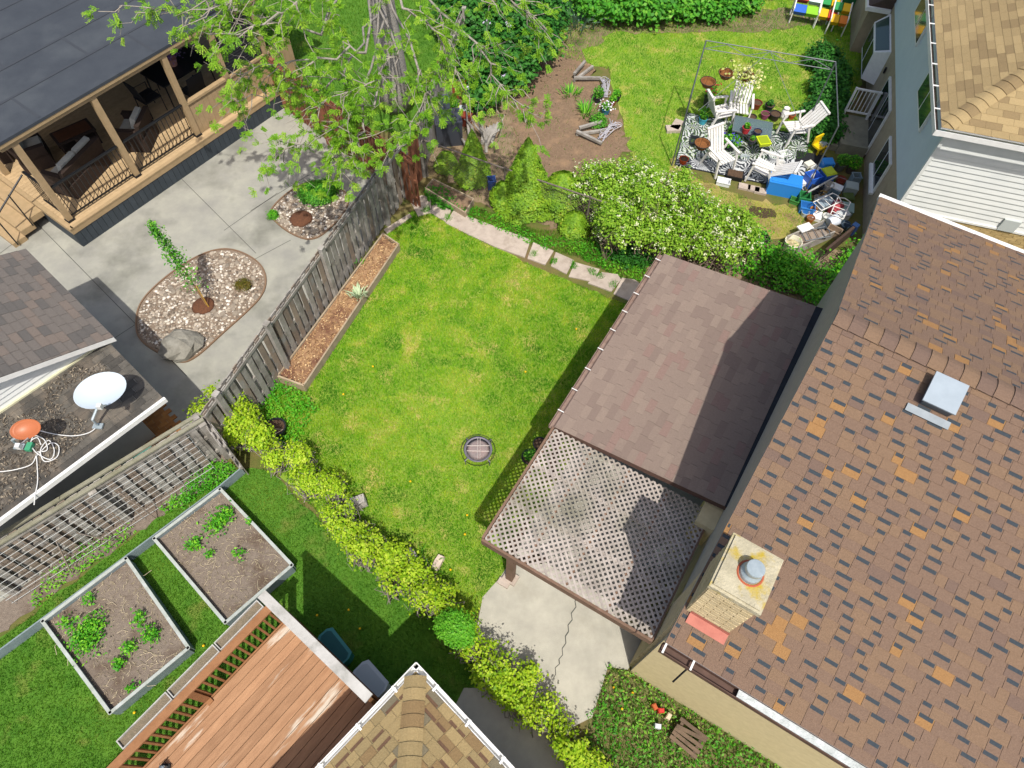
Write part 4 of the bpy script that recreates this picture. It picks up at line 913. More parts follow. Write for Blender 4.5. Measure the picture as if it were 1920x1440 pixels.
# conical cedars
def cedar(px, py, h, r, label, low=False):
    b = at(px, py); n = int(9000*h*r/.6); u = rng.random(n); z = h*(1-np.sqrt(u))if not low else h*rng.random(n)
    rr = r*(1-z/h)**.8*(.72+.33*rng.random(n)) if not low else r*np.sqrt(np.clip(1-(z/h)**2, 0, 1))*(.8+.25*rng.random(n)); a = rng.random(n)*6.283
    lump = .85+.3*vnoise(a*1.6+px, z*4, 1.0); rr = rr*lump
    P = np.c_[b.x+rr*np.cos(a), b.y+rr*np.sin(a), z+.05]; N = np.c_[np.cos(a), np.sin(a), np.full(n, .55)]; V, F = leaves(P, .07, .1, .5, N*1.6)
    t = thing('cedar_shrub', label, 'cedar', b); o = link('foliage', npmesh('foliage', V-np.array([b.x, b.y, 0]), F, M_thuja, np.clip(.5*vnoise(a*3, z*7, 1)+.5*rng.random(n), 0, 1)), t)
    MB().tube([(0, 0, 0), (.01, 0, h*.9)], [.04, .008], 6).build('trunk', M_bark, t); return t
cedar(888, 335, 1.5, .46, 'small conical cedar in front of the dark storage box'); cedar(838, 318, .5, .3, 'low cedar mound at the path end of the fence', True)
cedar(985, 385, 2.05, .72, 'tallest conical cedar beside the mulch bed'); cedar(945, 385, .7, .36, 'squat cedar mound left of the tall cedar', True); cedar(1050, 392, 1.1, .55, 'middle cedar right of the tall cone', True)
c = at(1075, 428); cedar(1075, 432, .55, .38, 'round golden cedar ball by the path slabs', True)
# leafy strips
M_dkweed = leafmat('mixed weed leaves', [(0, '#2f6a18'), (.4, '#479020'), (.75, '#74ac34'), (1, '#a4a050')], .3)
def weeds(name, label, cat, poly, n, size, m, h=.12, thing_=True):
    q = scatter(poly, n); z = .02+h*rng.random(len(q))**1.5*(.3+vnoise(q[:, 0], q[:, 1], 2.2)); V, F = leaves(np.c_[q, z], size, .9, .5)
    o = link(name, npmesh(name, V, F, m, np.clip(.6*vnoise(q[:, 0], q[:, 1], 1.7)+.5*rng.random(len(q)), 0, 1))); setp(o, label, cat, None, 'stuff'); return o
weeds('ground_cover', 'bright leafy ground cover along the upper side of the path', 'ground cover', jag(pxpoly([(860, 395), (890, 390), (930, 410), (1010, 445), (1100, 450), (1180, 470), (1215, 490), (1205, 530), (1165, 522), (1080, 480), (1000, 462), (930, 432), (865, 402)]), .15, .05), 4200, .055, M_weed, .14)
weeds('ground_cover', 'leafy weeds along the narrow end of the path', 'ground cover', jag(pxpoly([(795, 360), (835, 360), (880, 392), (870, 405), (830, 395), (800, 380)]), .1, .03), 1500, .06, M_green, .22)
weeds('ground_cover', 'weeds spilling over the patio corner below the bungalow', 'ground cover', jag(CORNER, .1, .05), 2300, .055, M_dkweed, .18)
weeds('ground_cover', 'tangle of dark green plants behind the patio roof', 'ground cover', jag(pxpoly([(1330, 480), (1420, 470), (1520, 500), (1600, 500), (1610, 560), (1560, 580), (1440, 540), (1300, 500)]), .1, .05), 1900, .075, M_weed, .4)
weeds('ground_cover', 'weeds at the foot of the wire trellis', 'ground cover', jag(pxpoly([(300, 960), (400, 870), (440, 880), (430, 905), (330, 965)]), .1, .04), 1300, .05, M_weed, .25)
weeds('ground_cover', 'weed patch in the left corner of the vegetable strip', 'ground cover', jag(pxpoly([(60, 1120), (150, 1030), (260, 980), (250, 1010), (130, 1090), (80, 1150)]), .1, .04), 900, .05, M_weed, .25)
weeds('ground_cover', 'leafy weed patch between raised bed and hedge', 'ground cover', jag(pxpoly([(470, 750), (510, 700), (560, 730), (600, 760), (560, 830), (510, 840), (470, 800)]), .1, .05), 1500, .06, M_weed, .2)
weeds('ground_cover', 'grey-leaved clump beside the blossom shrub', 'ground cover', jag(pxpoly([(1120, 470), (1190, 470), (1220, 500), (1170, 510)]), .1, .05), 1300, .07, M_dkleaf, .3)
blobs = []
for x, y, h, r in ((1415, 455, .7, .45), (1455, 480, .6, .45), (1495, 490, .55, .45), (1535, 500, .6, .4), (1570, 520, .6, .4), (1600, 500, .7, .35), (1480, 520, .4, .4), (1540, 545, .4, .4), (1430, 500, .4, .4), (1612, 470, .6, .3)):
    c = at(x, y, h*.7); blobs.append(((c.x, c.y, h*.6), (r, r, h*.5)))
bush('tangled_shrub', 'straggly green shrub with bare canes between patio roof and tan wall', 'shrub', blobs, 900, 9, .07, M_weed, .08, 420, .5, .65, .5, .4, sr=.007, bare=.55)
grass('rough_grass', DIRT, 9000, M_grassd, .09, .014, SLABS, label='thin rough grass over the bare soil by the cedars', cat='grass')
grass('rough_grass', MULCH, 900, M_grassd, .08, .014, label='a few grass blades in the mulch bed', cat='grass')
grass('rough_grass', CORNER, 7000, M_grassd, .12, .012, label='rough grass in the weedy corner below the bungalow', cat='grass')
# wall-side ivy strip and back border
blobs = []
for x, y, h, r in ((1545, 110, .5, .5), (1555, 160, .5, .5), (1545, 210, .45, .5), (1550, 245, .4, .45), (1560, 185, .5, .45), (1570, 140, .5, .4), (1530, 240, .3, .35)):
    c = at(x, y, h*.6); blobs.append(((c.x, c.y, h*.5), (r, r, h*.7)))
bush('ivy_bank', 'dark green bank of leaves along the tan house wall', 'ivy', blobs, 1900, 11, .09, M_dkleaf, .07, 80, .5, .7, .5, .4)
blobs = []
for x, y, h, r in ((1130, 8, .8, .8), (1180, 14, .8, .8), (1235, 16, .8, .7), (1290, 10, .7, .7), (1345, 12, .7, .6), (1210, -10, 1.1, .9), (1120, -15, 1.1, .9), (1300, -15, .9, .8), (1400, 5, .5, .5)):
    c = at(x, y, h*.6); blobs.append(((c.x, c.y, h*.55), (r, r*.8, h*.65)))
bush('border_shrubs', 'leafy green border along the back of the far lawn', 'shrub', blobs, 1700, 12, .12, M_green, .1, 60, .5, .7, .5, .4)
blobs = []
for x, y, h, r in ((900, 30, 1.6, .9), (960, 30, 1.7, 1.0), (1000, 60, 1.4, .8), (930, 90, 1.3, .8), (890, 100, 1.3, .7), (1010, 15, 1.5, .9), (960, 120, 1.0, .7), (880, -10, 1.9, 1.0), (905, 170, .8, .5)):
    c = at(x, y, h*.8); blobs.append(((c.x, c.y, h*.6), (r, r*.9, h*.55)))
M_lilac = leafmat('lilac bloom', [(0, '#b7add0'), (1, '#dcd6ea')], .2)
bush('lilac_bush', 'large dark lilac bush with pale mauve flowers', 'shrub', blobs, 3000, 12, .12, M_dkleaf, .1, 160, .5, .75, .5, .45, flowers=(26, M_lilac, .09))
# iris clump and strap-leaved plants
def tuft(px, py, n, L, label, m, w_=.02, name='strap_leaf_plant', spread=.12, z0=0.0):
    b = at(px, py); q = rng.normal(size=(n, 2))*spread; a = np.arctan2(q[:, 1], q[:, 0])+rng.normal(size=n)*.4; l = L*(.6+.6*rng.random(n)); ln = .35+.5*rng.random(n)
    d = np.c_[-np.sin(a), np.cos(a), np.zeros(n)]*w_*.5; B_ = np.c_[q, np.full(n, z0)]; mid = B_+np.c_[np.cos(a)*ln*l*.45, np.sin(a)*ln*l*.45, l*.55]; tip = B_+np.c_[np.cos(a)*ln*l*1.0, np.sin(a)*ln*l*1.0, l*.7]
    V = np.stack([B_-d*.7, B_+d*.7, mid+d, mid-d, tip], 1).reshape(-1, 3); k = np.arange(n)*5; F = np.concatenate([np.c_[k, k+1, k+2, k+3], np.c_[k+3, k+2, k+4, k+4]])
    F = np.concatenate([np.c_[k, k+1, k+2], np.c_[k, k+2, k+3], np.c_[k+3, k+2, k+4]])
    v = rng.random(n); o = link(name, npmesh(name, V, F, m, np.concatenate([v, v, v]))); o.location = (b.x, b.y, 0); setp(o, label, 'plant'); return o
M_iris = leafmat('iris blade', [(0, '#5f8a6c'), (1, '#9fb8a0')], .2)
tuft(1080, 42, 160, .7, 'blue-green iris clump at the back of the yard', M_iris, .04, spread=.3); tuft(1096, 215, 50, .4, 'strap-leaved lily at the edge of the mulch bed', M_weed, .03); tuft(1070, 180, 40, .3, 'small lily left of the strap-leaved one', M_weed, .03)
tuft(676, 566, 60, .26, 'pale silvery plant leaning over the raised bed edge', leafmat('silver leaf', [(0, '#8ea67c'), (1, '#c3cfae')], .2), .035, spread=.05, z0=.2); tuft(672, 505, 14, .12, 'small green sprout in the raised bed', M_weed, .02, spread=.08, z0=.2)
c = at(596, 372); bush('rock_garden_plant', 'bright green mound in the small gravel bed', 'plant', [((c.x, c.y, .16), (.42, .34, .2)), ((c.x+.2, c.y+.25, .12), (.25, .2, .15))], 900, 9, .045, M_green, .04, 10, .6, .7, .4, .7)
c = at(514, 408); bush('rock_garden_plant', 'tiny green tuft on the edge of the small gravel bed', 'plant', [((c.x, c.y, .08), (.11, .11, .1))], 60, 9, .04, M_weed, .03, 4)
c = at(458, 540); bush('rock_garden_plant', 'brownish dwarf shrub in the large gravel bed', 'plant', [((c.x, c.y, .1), (.17, .14, .12))], 140, 9, .03, leafmat('brown sprigs', [(0, '#3c3a12'), (.6, '#5d5a1a'), (1, '#84601e')], .1), .03, 8)
# grass
PATIOX = [PATIO]; 
BEDA = pxpoly([(80, 1165), (237, 1047), (354, 1215), (207, 1337)], .0); BEDB = pxpoly([(289, 1010), (413, 917), (548, 1060), (423, 1168)], .0)
def lawnvar(q):
    x, y = q[:, 0], q[:, 1]; n = len(q)
    st = vnoise(x*.55+y*.9, y*.35-x*.6, 4.0)
    return np.clip(-.14+.36*vnoise(x, y, .8)+.34*vnoise(x+5, y-3, 2.6)+.3*st+.25*vnoise(x*1.1, y, 7.0)-.3*(vnoise(x-7, y+2, 2.3) > .84)+.25*(vnoise(x+13, y+31, 4.6) > .86)+.5*(rng.random(n)-.5), 0, 1)
BED1 = [tuple(p)[:2] for p in P4]
grass('lawn_grass', LAWN, 230000, M_grass, .06, .013, [PATIO, BED1]+SLABS, var_fn=lawnvar, label='sunny mown grass of the central lawn', cat='grass')
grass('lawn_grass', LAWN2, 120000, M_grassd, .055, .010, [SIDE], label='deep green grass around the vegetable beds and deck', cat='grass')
grass('lawn_grass', LAWN3, 110000, M_grass, .06, .013, [], var_fn=lambda q: np.clip(lawnvar(q)-.08, 0, 1), label='mown grass of the far back lawn', cat='grass')
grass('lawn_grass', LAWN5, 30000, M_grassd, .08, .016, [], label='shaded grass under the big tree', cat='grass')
grass('lawn_grass', LAWN4, 9000, M_grass, .05, .012, [], label='thin worn grass below the patio rug', cat='grass')
grass('lawn_grass', pxpoly([(860, 395), (890, 388), (1000, 430), (1100, 440), (1215, 490), (1205, 535), (1165, 524), (1080, 482), (1000, 464), (930, 434)]), 14000, M_grassd, .09, .012, SLABS, label='rough grass strip above the path slabs', cat='grass')
# tufts growing in the slab joints
for x, y in ((840, 410), (1000, 480), (1038, 492), (1075, 500), (1110, 512), (1125, 520), (1150, 535), (800, 395)):
    P_ = at(x, y); o = grass('joint_grass', [(P_.x+.11*math.cos(a)*random.uniform(.6, 1.3), P_.y+.11*math.sin(a)*random.uniform(.6, 1.3)) for a in np.linspace(0, 6.28, 8)[:-1]], 160, M_weed, .09, .016); o.parent = path
# dandelions
M_dan = mat('dandelion yellow', '#e0b010', rough=.7); dm = MB().lathe([(.004, 0), (.004, .06), (.02, .062), (.022, .07), (.012, .08), (.001, .082)], 8).mesh('dandelion', M_dan)
for x, y in ((645, 742), (876, 968), (872, 1004), (960, 1035), (845, 1070), (1012, 835), (985, 700), (770, 905), (1080, 620), (655, 1145), (596, 1155), (676, 1180), (430, 1210), (384, 1212), (255, 1337), (700, 690), (1010, 955), (1150, 1290), (1185, 1300), (1165, 1330)):
    p = at(x, y); o = link('dandelion', dm, None, (p.x, p.y, 0)); setp(o, 'yellow dandelion flower in the grass', 'flower', 'dandelions dotted over the grass')

# ------------------------------------------------------------------ big locust tree
TB = at(744, 195); 
tr = thing('locust_tree', 'big grey-barked tree with feathery leaves overhanging the fence and porch', 'tree', TB)
loc = lambda px, py, h: at(px, py, h)-TB
trunk = [Vector((0, 0, -.05)), Vector((.02, -.02, .5)), Vector((0, .05, 1.6)), Vector((-.05, .1, 2.8)), Vector((-.08, .3, 4.0)), Vector((-.1, .6, 5.2)), Vector((-.1, 1.0, 6.6))]
MB().tube(trunk, [.52, .42, .37, .34, .31, .26, .2], 14).build('trunk', M_bark, tr, smooth=True)
limbs = []
def limb(pts, r0, r1, kids):
    P = [Vector(p) for p in pts]; Q = []
    for i in range(len(P)-1):
        for j in range(5): Q.append(P[i].lerp(P[i+1], j/5)+Vector((random.gauss(0, .05), random.gauss(0, .05), random.gauss(0, .05))))
    Q.append(P[-1]); limbs.append((Q, r0, r1, kids))
tp = trunk
LB = [[tp[3], loc(640, 150, 4.4), loc(550, 165, 4.6), loc(450, 190, 4.3)], [tp[3], loc(700, 190, 4.2), loc(640, 230, 4.3), loc(575, 265, 4.1), loc(520, 285, 3.9)], [tp[4], loc(590, 60, 5.4), loc(440, 20, 5.8), loc(230, 10, 5.8)],
      [tp[4], loc(780, 120, 5.0), loc(800, 170, 4.7), loc(775, 250, 4.3)], [tp[4], loc(870, 60, 5.2), loc(920, 130, 4.8), loc(985, 230, 4.4)], [tp[5], loc(900, -20, 6.2), loc(1000, 30, 5.8)], [tp[5], loc(640, -20, 6.4), loc(500, -30, 6.5), loc(330, 30, 6.0)],
      [tp[4], loc(690, 90, 5.3), loc(610, 110, 5.3), loc(520, 120, 5.0), loc(450, 140, 4.6)], [tp[3], loc(680, 240, 4.2), loc(665, 275, 4.0), loc(640, 300, 3.8)], [tp[5], loc(760, 10, 6.2), loc(820, 60, 5.8), loc(860, 150, 5.0)], [tp[4], loc(740, 110, 5.2), loc(700, 150, 5), loc(600, 200, 4.7)], [tp[5], loc(560, 10, 6.2), loc(460, 60, 6.0), loc(380, 60, 5.7)]]
for pts in LB: limb(pts, .034, .007, 27)
lm = MB(); sm_ = MB(); LP = []
for Q, r0, r1, kids in limbs:
    k = len(Q); lm.tube(Q, [r0+(r1-r0)*(i/(k-1))**.7 for i in range(k)], 6)
    for _ in range(kids):
        i = random.randint(int(k*.3), k-1); b = Q[i]; d = (Q[min(i+1, k-1)]-Q[max(i-1, 0)]).normalized(); dv = (d*random.uniform(.2, .9)+Vector((random.gauss(0, .6), random.gauss(0, .6), random.gauss(-.05, .35)))).normalized(); L = random.uniform(.35, .95)
        pts = [b]
        for j in range(1, 5): pts.append(b+dv*L*j/4+Vector((random.gauss(0, .06), random.gauss(0, .06), -.05*j*j*.25+random.gauss(0, .04))))
        sm_.tube(pts, [.010, .009, .007, .005, .003], 4, cap=False)
        for j in range(1, 5):
            for _ in range(2 if j < 4 else 3):
                if random.random() < .52: LP.append((pts[j]+Vector((random.gauss(0, .06), random.gauss(0, .06), random.gauss(0, .04))), (dv+Vector((random.gauss(0, .7), random.gauss(0, .7), random.gauss(-.2, .3)))).normalized()))
lm.build('limbs', mat('pale branch bark', '#9d978d', '#7e786f', 10, .95, .4), tr, smooth=True); sm_.build('twigs', M_tgrey, tr, kind='stuff')
# compound leaves: leaflets in two rows along a drooping rachis
lp = np.array([list(p) for p, d in LP]); ld = np.array([list(d) for p, d in LP]); n = len(lp); kf = 4
cl = np.repeat(np.arange(n), kf); d = ld[cl]+rng.normal(size=(len(cl), 3))*.55; d /= np.linalg.norm(d, axis=1)[:, None]
side = np.cross(d, np.array([0, 0, 1.0])); side /= (np.linalg.norm(side, axis=1)[:, None]+1e-6); Vs = []; var = []
tint = rng.random(n)
for j in range(7):
    for sgn in (-1, 1):
        s_ = (j+.5)/7*.115; base = lp[cl]+d*s_+np.array([0, 0, -1.0])*(s_**2*1.6); e = side*sgn*(.03+.016*rng.random((len(cl), 1)))+d*.02+np.c_[np.zeros((len(cl), 2)), -.012+.02*rng.random(len(cl))]
        wv = d*.0095; Vs.append(np.stack([base, base+e*.5+wv, base+e, base+e*.5-wv], 1)); var.append(.55*tint[cl]+.45*rng.random(len(cl)))
V = np.concatenate(Vs).reshape(-1, 3); F = np.arange(len(V)).reshape(-1, 4)
link('crown', npmesh('crown', V, F, M_tree, np.concatenate(var)), tr)
print('tree leaf quads', len(F))
# sapling in the gravel bed
SB = at(390, 577); sp_ = thing('sapling', 'young staked sapling with a slim leafy leader in the large gravel bed', 'tree', SB)
top = at(283, 418, 2.5)-SB; pts = [Vector((0, 0, .02)), top*.3+Vector((.02, 0, 0)), top*.6+Vector((-.03, .02, 0)), top]
MB().tube(pts, [.016, .013, .009, .004], 6).build('trunk', mat('sapling stem', '#8f6f4a', rough=.9), sp_)
P_ = []
for i in range(150):
    f = .28+.72*random.random()**.8; p = top*f; sd = .13*(1.05-f)+.03; P_ += [[p.x+random.gauss(0, sd), p.y+random.gauss(0, sd), p.z+random.gauss(0, .05)] for _ in range(7)]
V, F = leaves(np.array(P_), .06, .4, .55); link('crown', npmesh('crown', V, F, M_green, rng.random(len(P_))), sp_)
MB().tube([(.05, -.03, .02), (.04, -.02, .8)], .012, 6).build('stake', mat('yellow stake', '#b8923c', rough=.8), sp_)
# ------------------------------------------------------------------ objects in the central garden
FP = at(897, 852); t = thing('fire_pit', 'round steel fire pit with crossed grate standing on the lawn', 'fire pit', FP)
M_fp = mat('sooty steel', '#77747c', '#625f68', 9, .6, .1, 40, metal=.3); M_rust = mat('rusty mesh', '#8d7a76', '#77706f', 9, .8, .4, 60); M_wirep = mat('light wire', '#b4aaa4', rough=.5, metal=.2)
MB().lathe([(.12, .10), (.2, .14), (.27, .23), (.285, .25), (.255, .25), (.18, .17), (.001, .15)], 32).build('bowl', M_fp, t, smooth=True)
MB().lathe([(.235, .25), (.15, .262), (.001, .268)], 28).build('mesh_lid', M_rust, t, smooth=True)
MB().ring((0, 0, .2), .34, .006, 40, 5).build('ring', M_black, t)
gr = bpy.data.objects.new('grate', None); COL.objects.link(gr); gr.parent = t
for a, b in (((-.22, .05), (.22, .07)), ((-.22, -.06), (.22, -.05)), ((-.02, .22), (.0, -.22)), ((.03, .22), (.05, -.22))): MB().tube([(*a, .276), (*b, .276)], .007, 5).build('bar', M_wirep, gr)
for i in range(4):
    a = .785+i*1.571; MB().tube([(.24*math.cos(a), .24*math.sin(a), .23), (.35*math.cos(a), .35*math.sin(a), .2), (.33*math.cos(a), .33*math.sin(a), 0)], .011, 5).build('leg', M_fp, t)
def block(px, py, sx, sy, h, rz, label, m=None):
    p = at(px, py); r = random.Random(px); mb = MB(); vs = []
    for z in (0, h*.6, h):
        for x, y in ((-1, -1), (0, -1.05), (1, -1), (1.05, 0), (1, 1), (0, 1.05), (-1, 1), (-1.05, 0)): vs.append((x*sx/2*(1-.12*z/h)*r.uniform(.85, 1.1), y*sy/2*(1-.12*z/h)*r.uniform(.85, 1.1), z+r.uniform(-.01, .01)))
    fs = [(i*8+j, i*8+(j+1) % 8, (i+1)*8+(j+1) % 8, (i+1)*8+j) for i in range(2) for j in range(8)]+[tuple(range(16, 24))]
    mb.add(vs, fs).build('garden_stone', m or mat('pale stone', '#b0aaa2', '#8f8a84', 9, .95, .6, 30), loc=(p.x, p.y, 0), rot=(0, 0, R(rz)), label=label, cat='stone')
block(674, 946, .30, .2, .24, 20, 'pale stone block half hidden by the middle of the hedge'); block(770, 1048, .24, .22, .28, 40, 'upright grey stone at the hedge edge beside a weed tuft'); block(822, 1056, .14, .3, .12, -25, 'small cream stone lying on the lawn near the hedge', mat('cream stone', '#cbbba8', '#b3a292', 9, .9, .6, 30))
tuft(790, 1062, 40, .3, 'grass tuft between the two lower stones', M_weed, .015)
def pot(px, py, r, h, col, label, plant=None, name='plant_pot', z=0.0, soil=True, flower=None, pm=None, taper=.75, pr=1.15, ph=.22):
    p = at(px, py, z); t = thing(name, label, 'pot' if name != 'bucket' else 'bucket', (p.x, p.y, z)); m = mat('pot '+col, col, rough=.5, spec=.4)
    MB().lathe([(r*taper, 0), (r*.98, h*.93), (r*1.06, h*.94), (r*1.06, h), (r*.92, h), (r*.9, h*.86), (.001, h*.84)], 20).build('body', m, t, smooth=False)
    if soil: MB().lathe([(r*.9, h*.87), (r*.5, h*.9), (.001, h*.91)], 14).build('soil', mat('pot soil', '#5a4636', '#47382c', 20, 1, .8, 60), t)
    if plant:
        n = int(260*pr); d = rng.normal(size=(n, 3)); d /= np.linalg.norm(d, axis=1)[:, None]; P = d*np.array([r*pr, r*pr, ph*.7])*(.5+.5*rng.random((n, 1)))+np.array([0, 0, h+ph*.45]); V, F = leaves(P, .06, .4, .5); link('plant', npmesh('plant', V, F, plant, rng.random(n)), t)['kind'] = 'stuff'
    if flower:
        n = 60; P = rng.normal(size=(n, 3))*np.array([r*.8, r*.8, ph*.25])+np.array([0, 0, h+ph*.8]); V, F = leaves(P, .05, .6, .9); link('flowers', npmesh('flowers', V, F, leafmat('petal '+flower, [(0, flower), (1, flower)], .2), rng.random(n)), t)['kind'] = 'stuff'
    return t
pot(523, 812, .2, .28, '#1b1d22', 'black tub standing in the upper end of the hedge', soil=True, name='bucket')
pot(1012, 838, .14, .16, '#202124', 'small black pot by the lattice canopy, upper of two'); pot(994, 862, .17, .14, '#1c1d20', 'black pot with green leaves by the lattice canopy, lower of two', M_green, pr=.8, ph=.15)
pot(468, 748, .16, .05, '#5fa3a0', 'flat teal dish under the end of the slatted fence', soil=False)
# small planter frame at the path end
q4 = [at(x, y, .2) for x, y in ((798, 352), (812, 335), (888, 372), (872, 398))]; t = thing('timber_planter', 'low timber planter with bare soil beside the first cedars', 'garden bed')
for i in range(4): MB().bar(Vector((q4[i].x, q4[i].y, .1)), Vector((q4[(i+1) % 4].x, q4[(i+1) % 4].y, .1)), .03, .2).build('board', MATS['pale bed board'], t)
slab('soil', [tuple(p)[:2] for p in q4], 0, .14, M_soilred, t)
q4 = [at(x, y, .3) for x, y in ((678, 315), (700, 288), (735, 306), (712, 334))]; t = thing('timber_planter', 'small dark planter box on the concrete where the red fence ends', 'garden bed')
for i in range(4): MB().bar(Vector((q4[i].x, q4[i].y, .15)), Vector((q4[(i+1) % 4].x, q4[(i+1) % 4].y, .15)), .03, .3).build('board', M_grwood2, t)
slab('soil', [tuple(p)[:2] for p in q4], 0, .2, M_soilred, t)

# ------------------------------------------------------------------ galvanised vegetable beds
M_bed = mat('blue-grey bed wall', '#8a979b', '#76858a', 6, .55, .05, metal=.25); M_bedt = mat('bed top rail', '#aab0ae', '#93998f', 6, .7)
def vbed(pts, h, label, plants):
    Q = [at(x, y, h) for x, y in pts]; t = thing('vegetable_bed', label, 'garden bed'); c = sum(Q, Vector())/4
    for i in range(4):
        a, b = Q[i], Q[(i+1) % 4]; d = (b-a).normalized()*.018
        MB().bar(Vector((a.x, a.y, h/2))+d, Vector((b.x, b.y, h/2))-d, .03, h).build('side_wall', M_bed, t); MB().bar(Vector((a.x, a.y, h+.012))-d*.8, Vector((b.x, b.y, h+.012))+d*.8, .055, .02).build('top_rail', M_bedt, t)
    po = [tuple(p+(c-p)*.02)[:2] for p in Q]; slab('soil', po, 0, h-.09, M_soil, t)
    q = scatter(po, 900); V, F = leaves(np.c_[q, np.full(len(q), h-.08)], .07, 1.4, .12); o = link('straw', npmesh('straw', V, F, leafmat('straw', [(0, '#6f6452'), (1, '#b3a688')], 0, .95), rng.random(len(q))), t); o['kind'] = 'stuff'
    for j, (x, y, r, n) in enumerate(plants):
        p = at(x, y, h-.05); P = rng.normal(size=(n, 3))*np.array([r*.5, r*.5, .05])+np.array([p.x, p.y, h+.02]); P[:, 2] = np.maximum(P[:, 2], h-.08); V, F = leaves(P, .055, .7, .55); link('seedlings', npmesh('seedlings', V, F, M_weed, rng.random(n)), t)['kind'] = 'stuff'
    mb = MB()
    for _ in range(26):
        x, y = scatter(po, 1)[0] if True else (0, 0); a = random.random()*6.28; L = random.uniform(.08, .3); mb = MB(); mb.tube([(x, y, h-.085), (x+L*.5*math.cos(a), y+L*.5*math.sin(a), h-.06), (x+L*math.cos(a+.4), y+L*math.sin(a+.4), h-.08)], .004, 4); mb.build('twig', mat('dry twig', '#b8aa90', rough=.9), t)
    return t
vbed(((80, 1165), (237, 1047), (354, 1215), (207, 1337)), .3, 'lower grey-walled vegetable bed with many green seedlings', ((175, 1175, .22, 300), (165, 1205, .25, 340), (150, 1195, .15, 140), (265, 1160, .12, 90), (285, 1190, .15, 160), (225, 1245, .1, 90), (245, 1215, .12, 100), (128, 1170, .14, 70), (168, 1125, .1, 60), (248, 1290, .08, 40)))
vbed(((289, 1010), (413, 917), (548, 1060), (423, 1168)), .3, 'upper grey-walled vegetable bed, mostly bare soil', ((408, 985, .22, 260), (425, 965, .16, 160), (365, 1022, .14, 160), (450, 1040, .12, 50), (395, 1040, .08, 40), (470, 980, .06, 30)))
t = thing('garden_edging', 'long grey metal edging behind the vegetable beds', 'edging')
pp = [(-60, 1268), (78, 1166), (237, 1047), (289, 1008), (413, 915), (455, 880)]
for i in range(len(pp)-1):
    a = at(*pp[i], .26); b = at(*pp[i+1], .26); n = Vector((-(b-a).y, (b-a).x, 0)).normalized()*.05; MB().bar(Vector((a.x, a.y, .13))+n, Vector((b.x, b.y, .13))+n, .025, .26).build('panel', M_bed, t)
# plastic things beside the deck wall
def shell(name, px0, py0, px1, py1, h0, h1, wid, col, label, cat, inner=None):
    a = at(px0, py0, h0); b = at(px1, py1, h1); d = (b-a); L = d.length; t = thing(name, label, cat, (a.x, a.y, 0), math.atan2(d.y, d.x)); prof = [(0, -wid*.25), (L*.08, -wid*.5), (L*.92, -wid*.5), (L, -wid*.2), (L, wid*.2), (L*.92, wid*.5), (L*.08, wid*.5), (0, wid*.25)]
    MB().prism(prof, 0.02, h0*.9).build('body', mat('plastic '+col, col, rough=.45, spec=.4), t); MB().prism([(x*1.02-.01, y*1.1) for x, y in prof], h0*.9, h0).build('rim', mat('plastic rim '+col, col, rough=.35, spec=.5), t)
    MB().prism([(x*.92+L*.04, y*.75) for x, y in prof], h0+.001, h0+.006).build('recess', mat('plastic recess '+(inner or col), inner or col, rough=.5), t)
shell('sandbox', 606, 1186, 648, 1240, .35, .35, .3, '#2f7f7c', 'teal plastic tub against the deck wall', 'tub', '#1d5654'); shell('plastic_slide', 672, 1250, 716, 1300, .5, .5, .34, '#b8c0c0', 'light grey plastic lid leaning by the deck wall', 'lid', '#a9b2b2')
LT_ = DF.l(292, 1420, .6); t = thing('lantern', 'black wire lantern on the deck boards', 'lantern', DF.w(LT_.x, .25, .6))
MB().box((0, 0, .02), (.14, .14, .03)).build('base', M_black, t); MB().box((0, 0, .1), (.08, .08, .13)).build('candle', mat('grey glass', '#7d8890', rough=.2), t)
for a in range(4): MB().tube([(.07*math.cos(a*1.57), .07*math.sin(a*1.57), .03), (.1*math.cos(a*1.57), .1*math.sin(a*1.57), .12), (0, 0, .26)], .006, 4).build('wire', M_black, t)

# ------------------------------------------------------------------ satellite dishes on the lean-to
def dish(px, py, base, r, col, label, tilt, az, aspect=.82, text=None):
    b = on_lean(*base); c = at(px, py, b.z+.62); t = thing('satellite_dish', label, 'satellite dish', b)
    c = c-b; n = Vector((math.cos(az)*math.sin(tilt), math.sin(az)*math.sin(tilt), math.cos(tilt))); x = Vector((-math.sin(az), math.cos(az), 0)); y = n.cross(x); m = Matrix((x, y, n)).transposed()
    prof = [(r*k, -.16*r*(1-k*k)) for k in (0.001, .3, .55, .8, 1.0)]; mb = MB(); mb.lathe(prof+[(r*1.02, .01), (r*.98, -.012)], 32, mi=0, squash=aspect); mb.v = [tuple(c+m @ Vector(v)) for v in mb.v]
    M_d = mat('dish '+col, col, rough=.45, spec=.4); mb.build('reflector', M_d, t, smooth=True)
    MB().tube([(0, 0, 0), (.02, 0, .25), c-n*.12], .022, 7).build('mast', M_steel, t); MB().tube([c-y*r*aspect*.95, c-y*r*aspect*.9+n*.3-y*.12], .014, 6).build('feed_arm', M_white, t)
    MB().box(c-y*r*aspect*.9+n*.32-y*.13, (.07, .07, .09)).build('receiver', mat('receiver white', '#c9cac8', rough=.5), t); MB().box((0, 0, .02), (.16, .1, .03)).build('foot', M_steel, t)
    for i, j in ((-.1, .04), (.1, .04), (-.08, -.1), (.08, -.1)): MB().box(c+x*i+y*j-n*.055, (.016, .016, .012)).build('bolt', M_dark, t)
    return t, c, m
t_, c_d, m_d = dish(188, 732, (185, 800), .40, '#b3bfc8', 'large pale grey satellite dish on the lean-to roof', R(16), R(-60), .72)
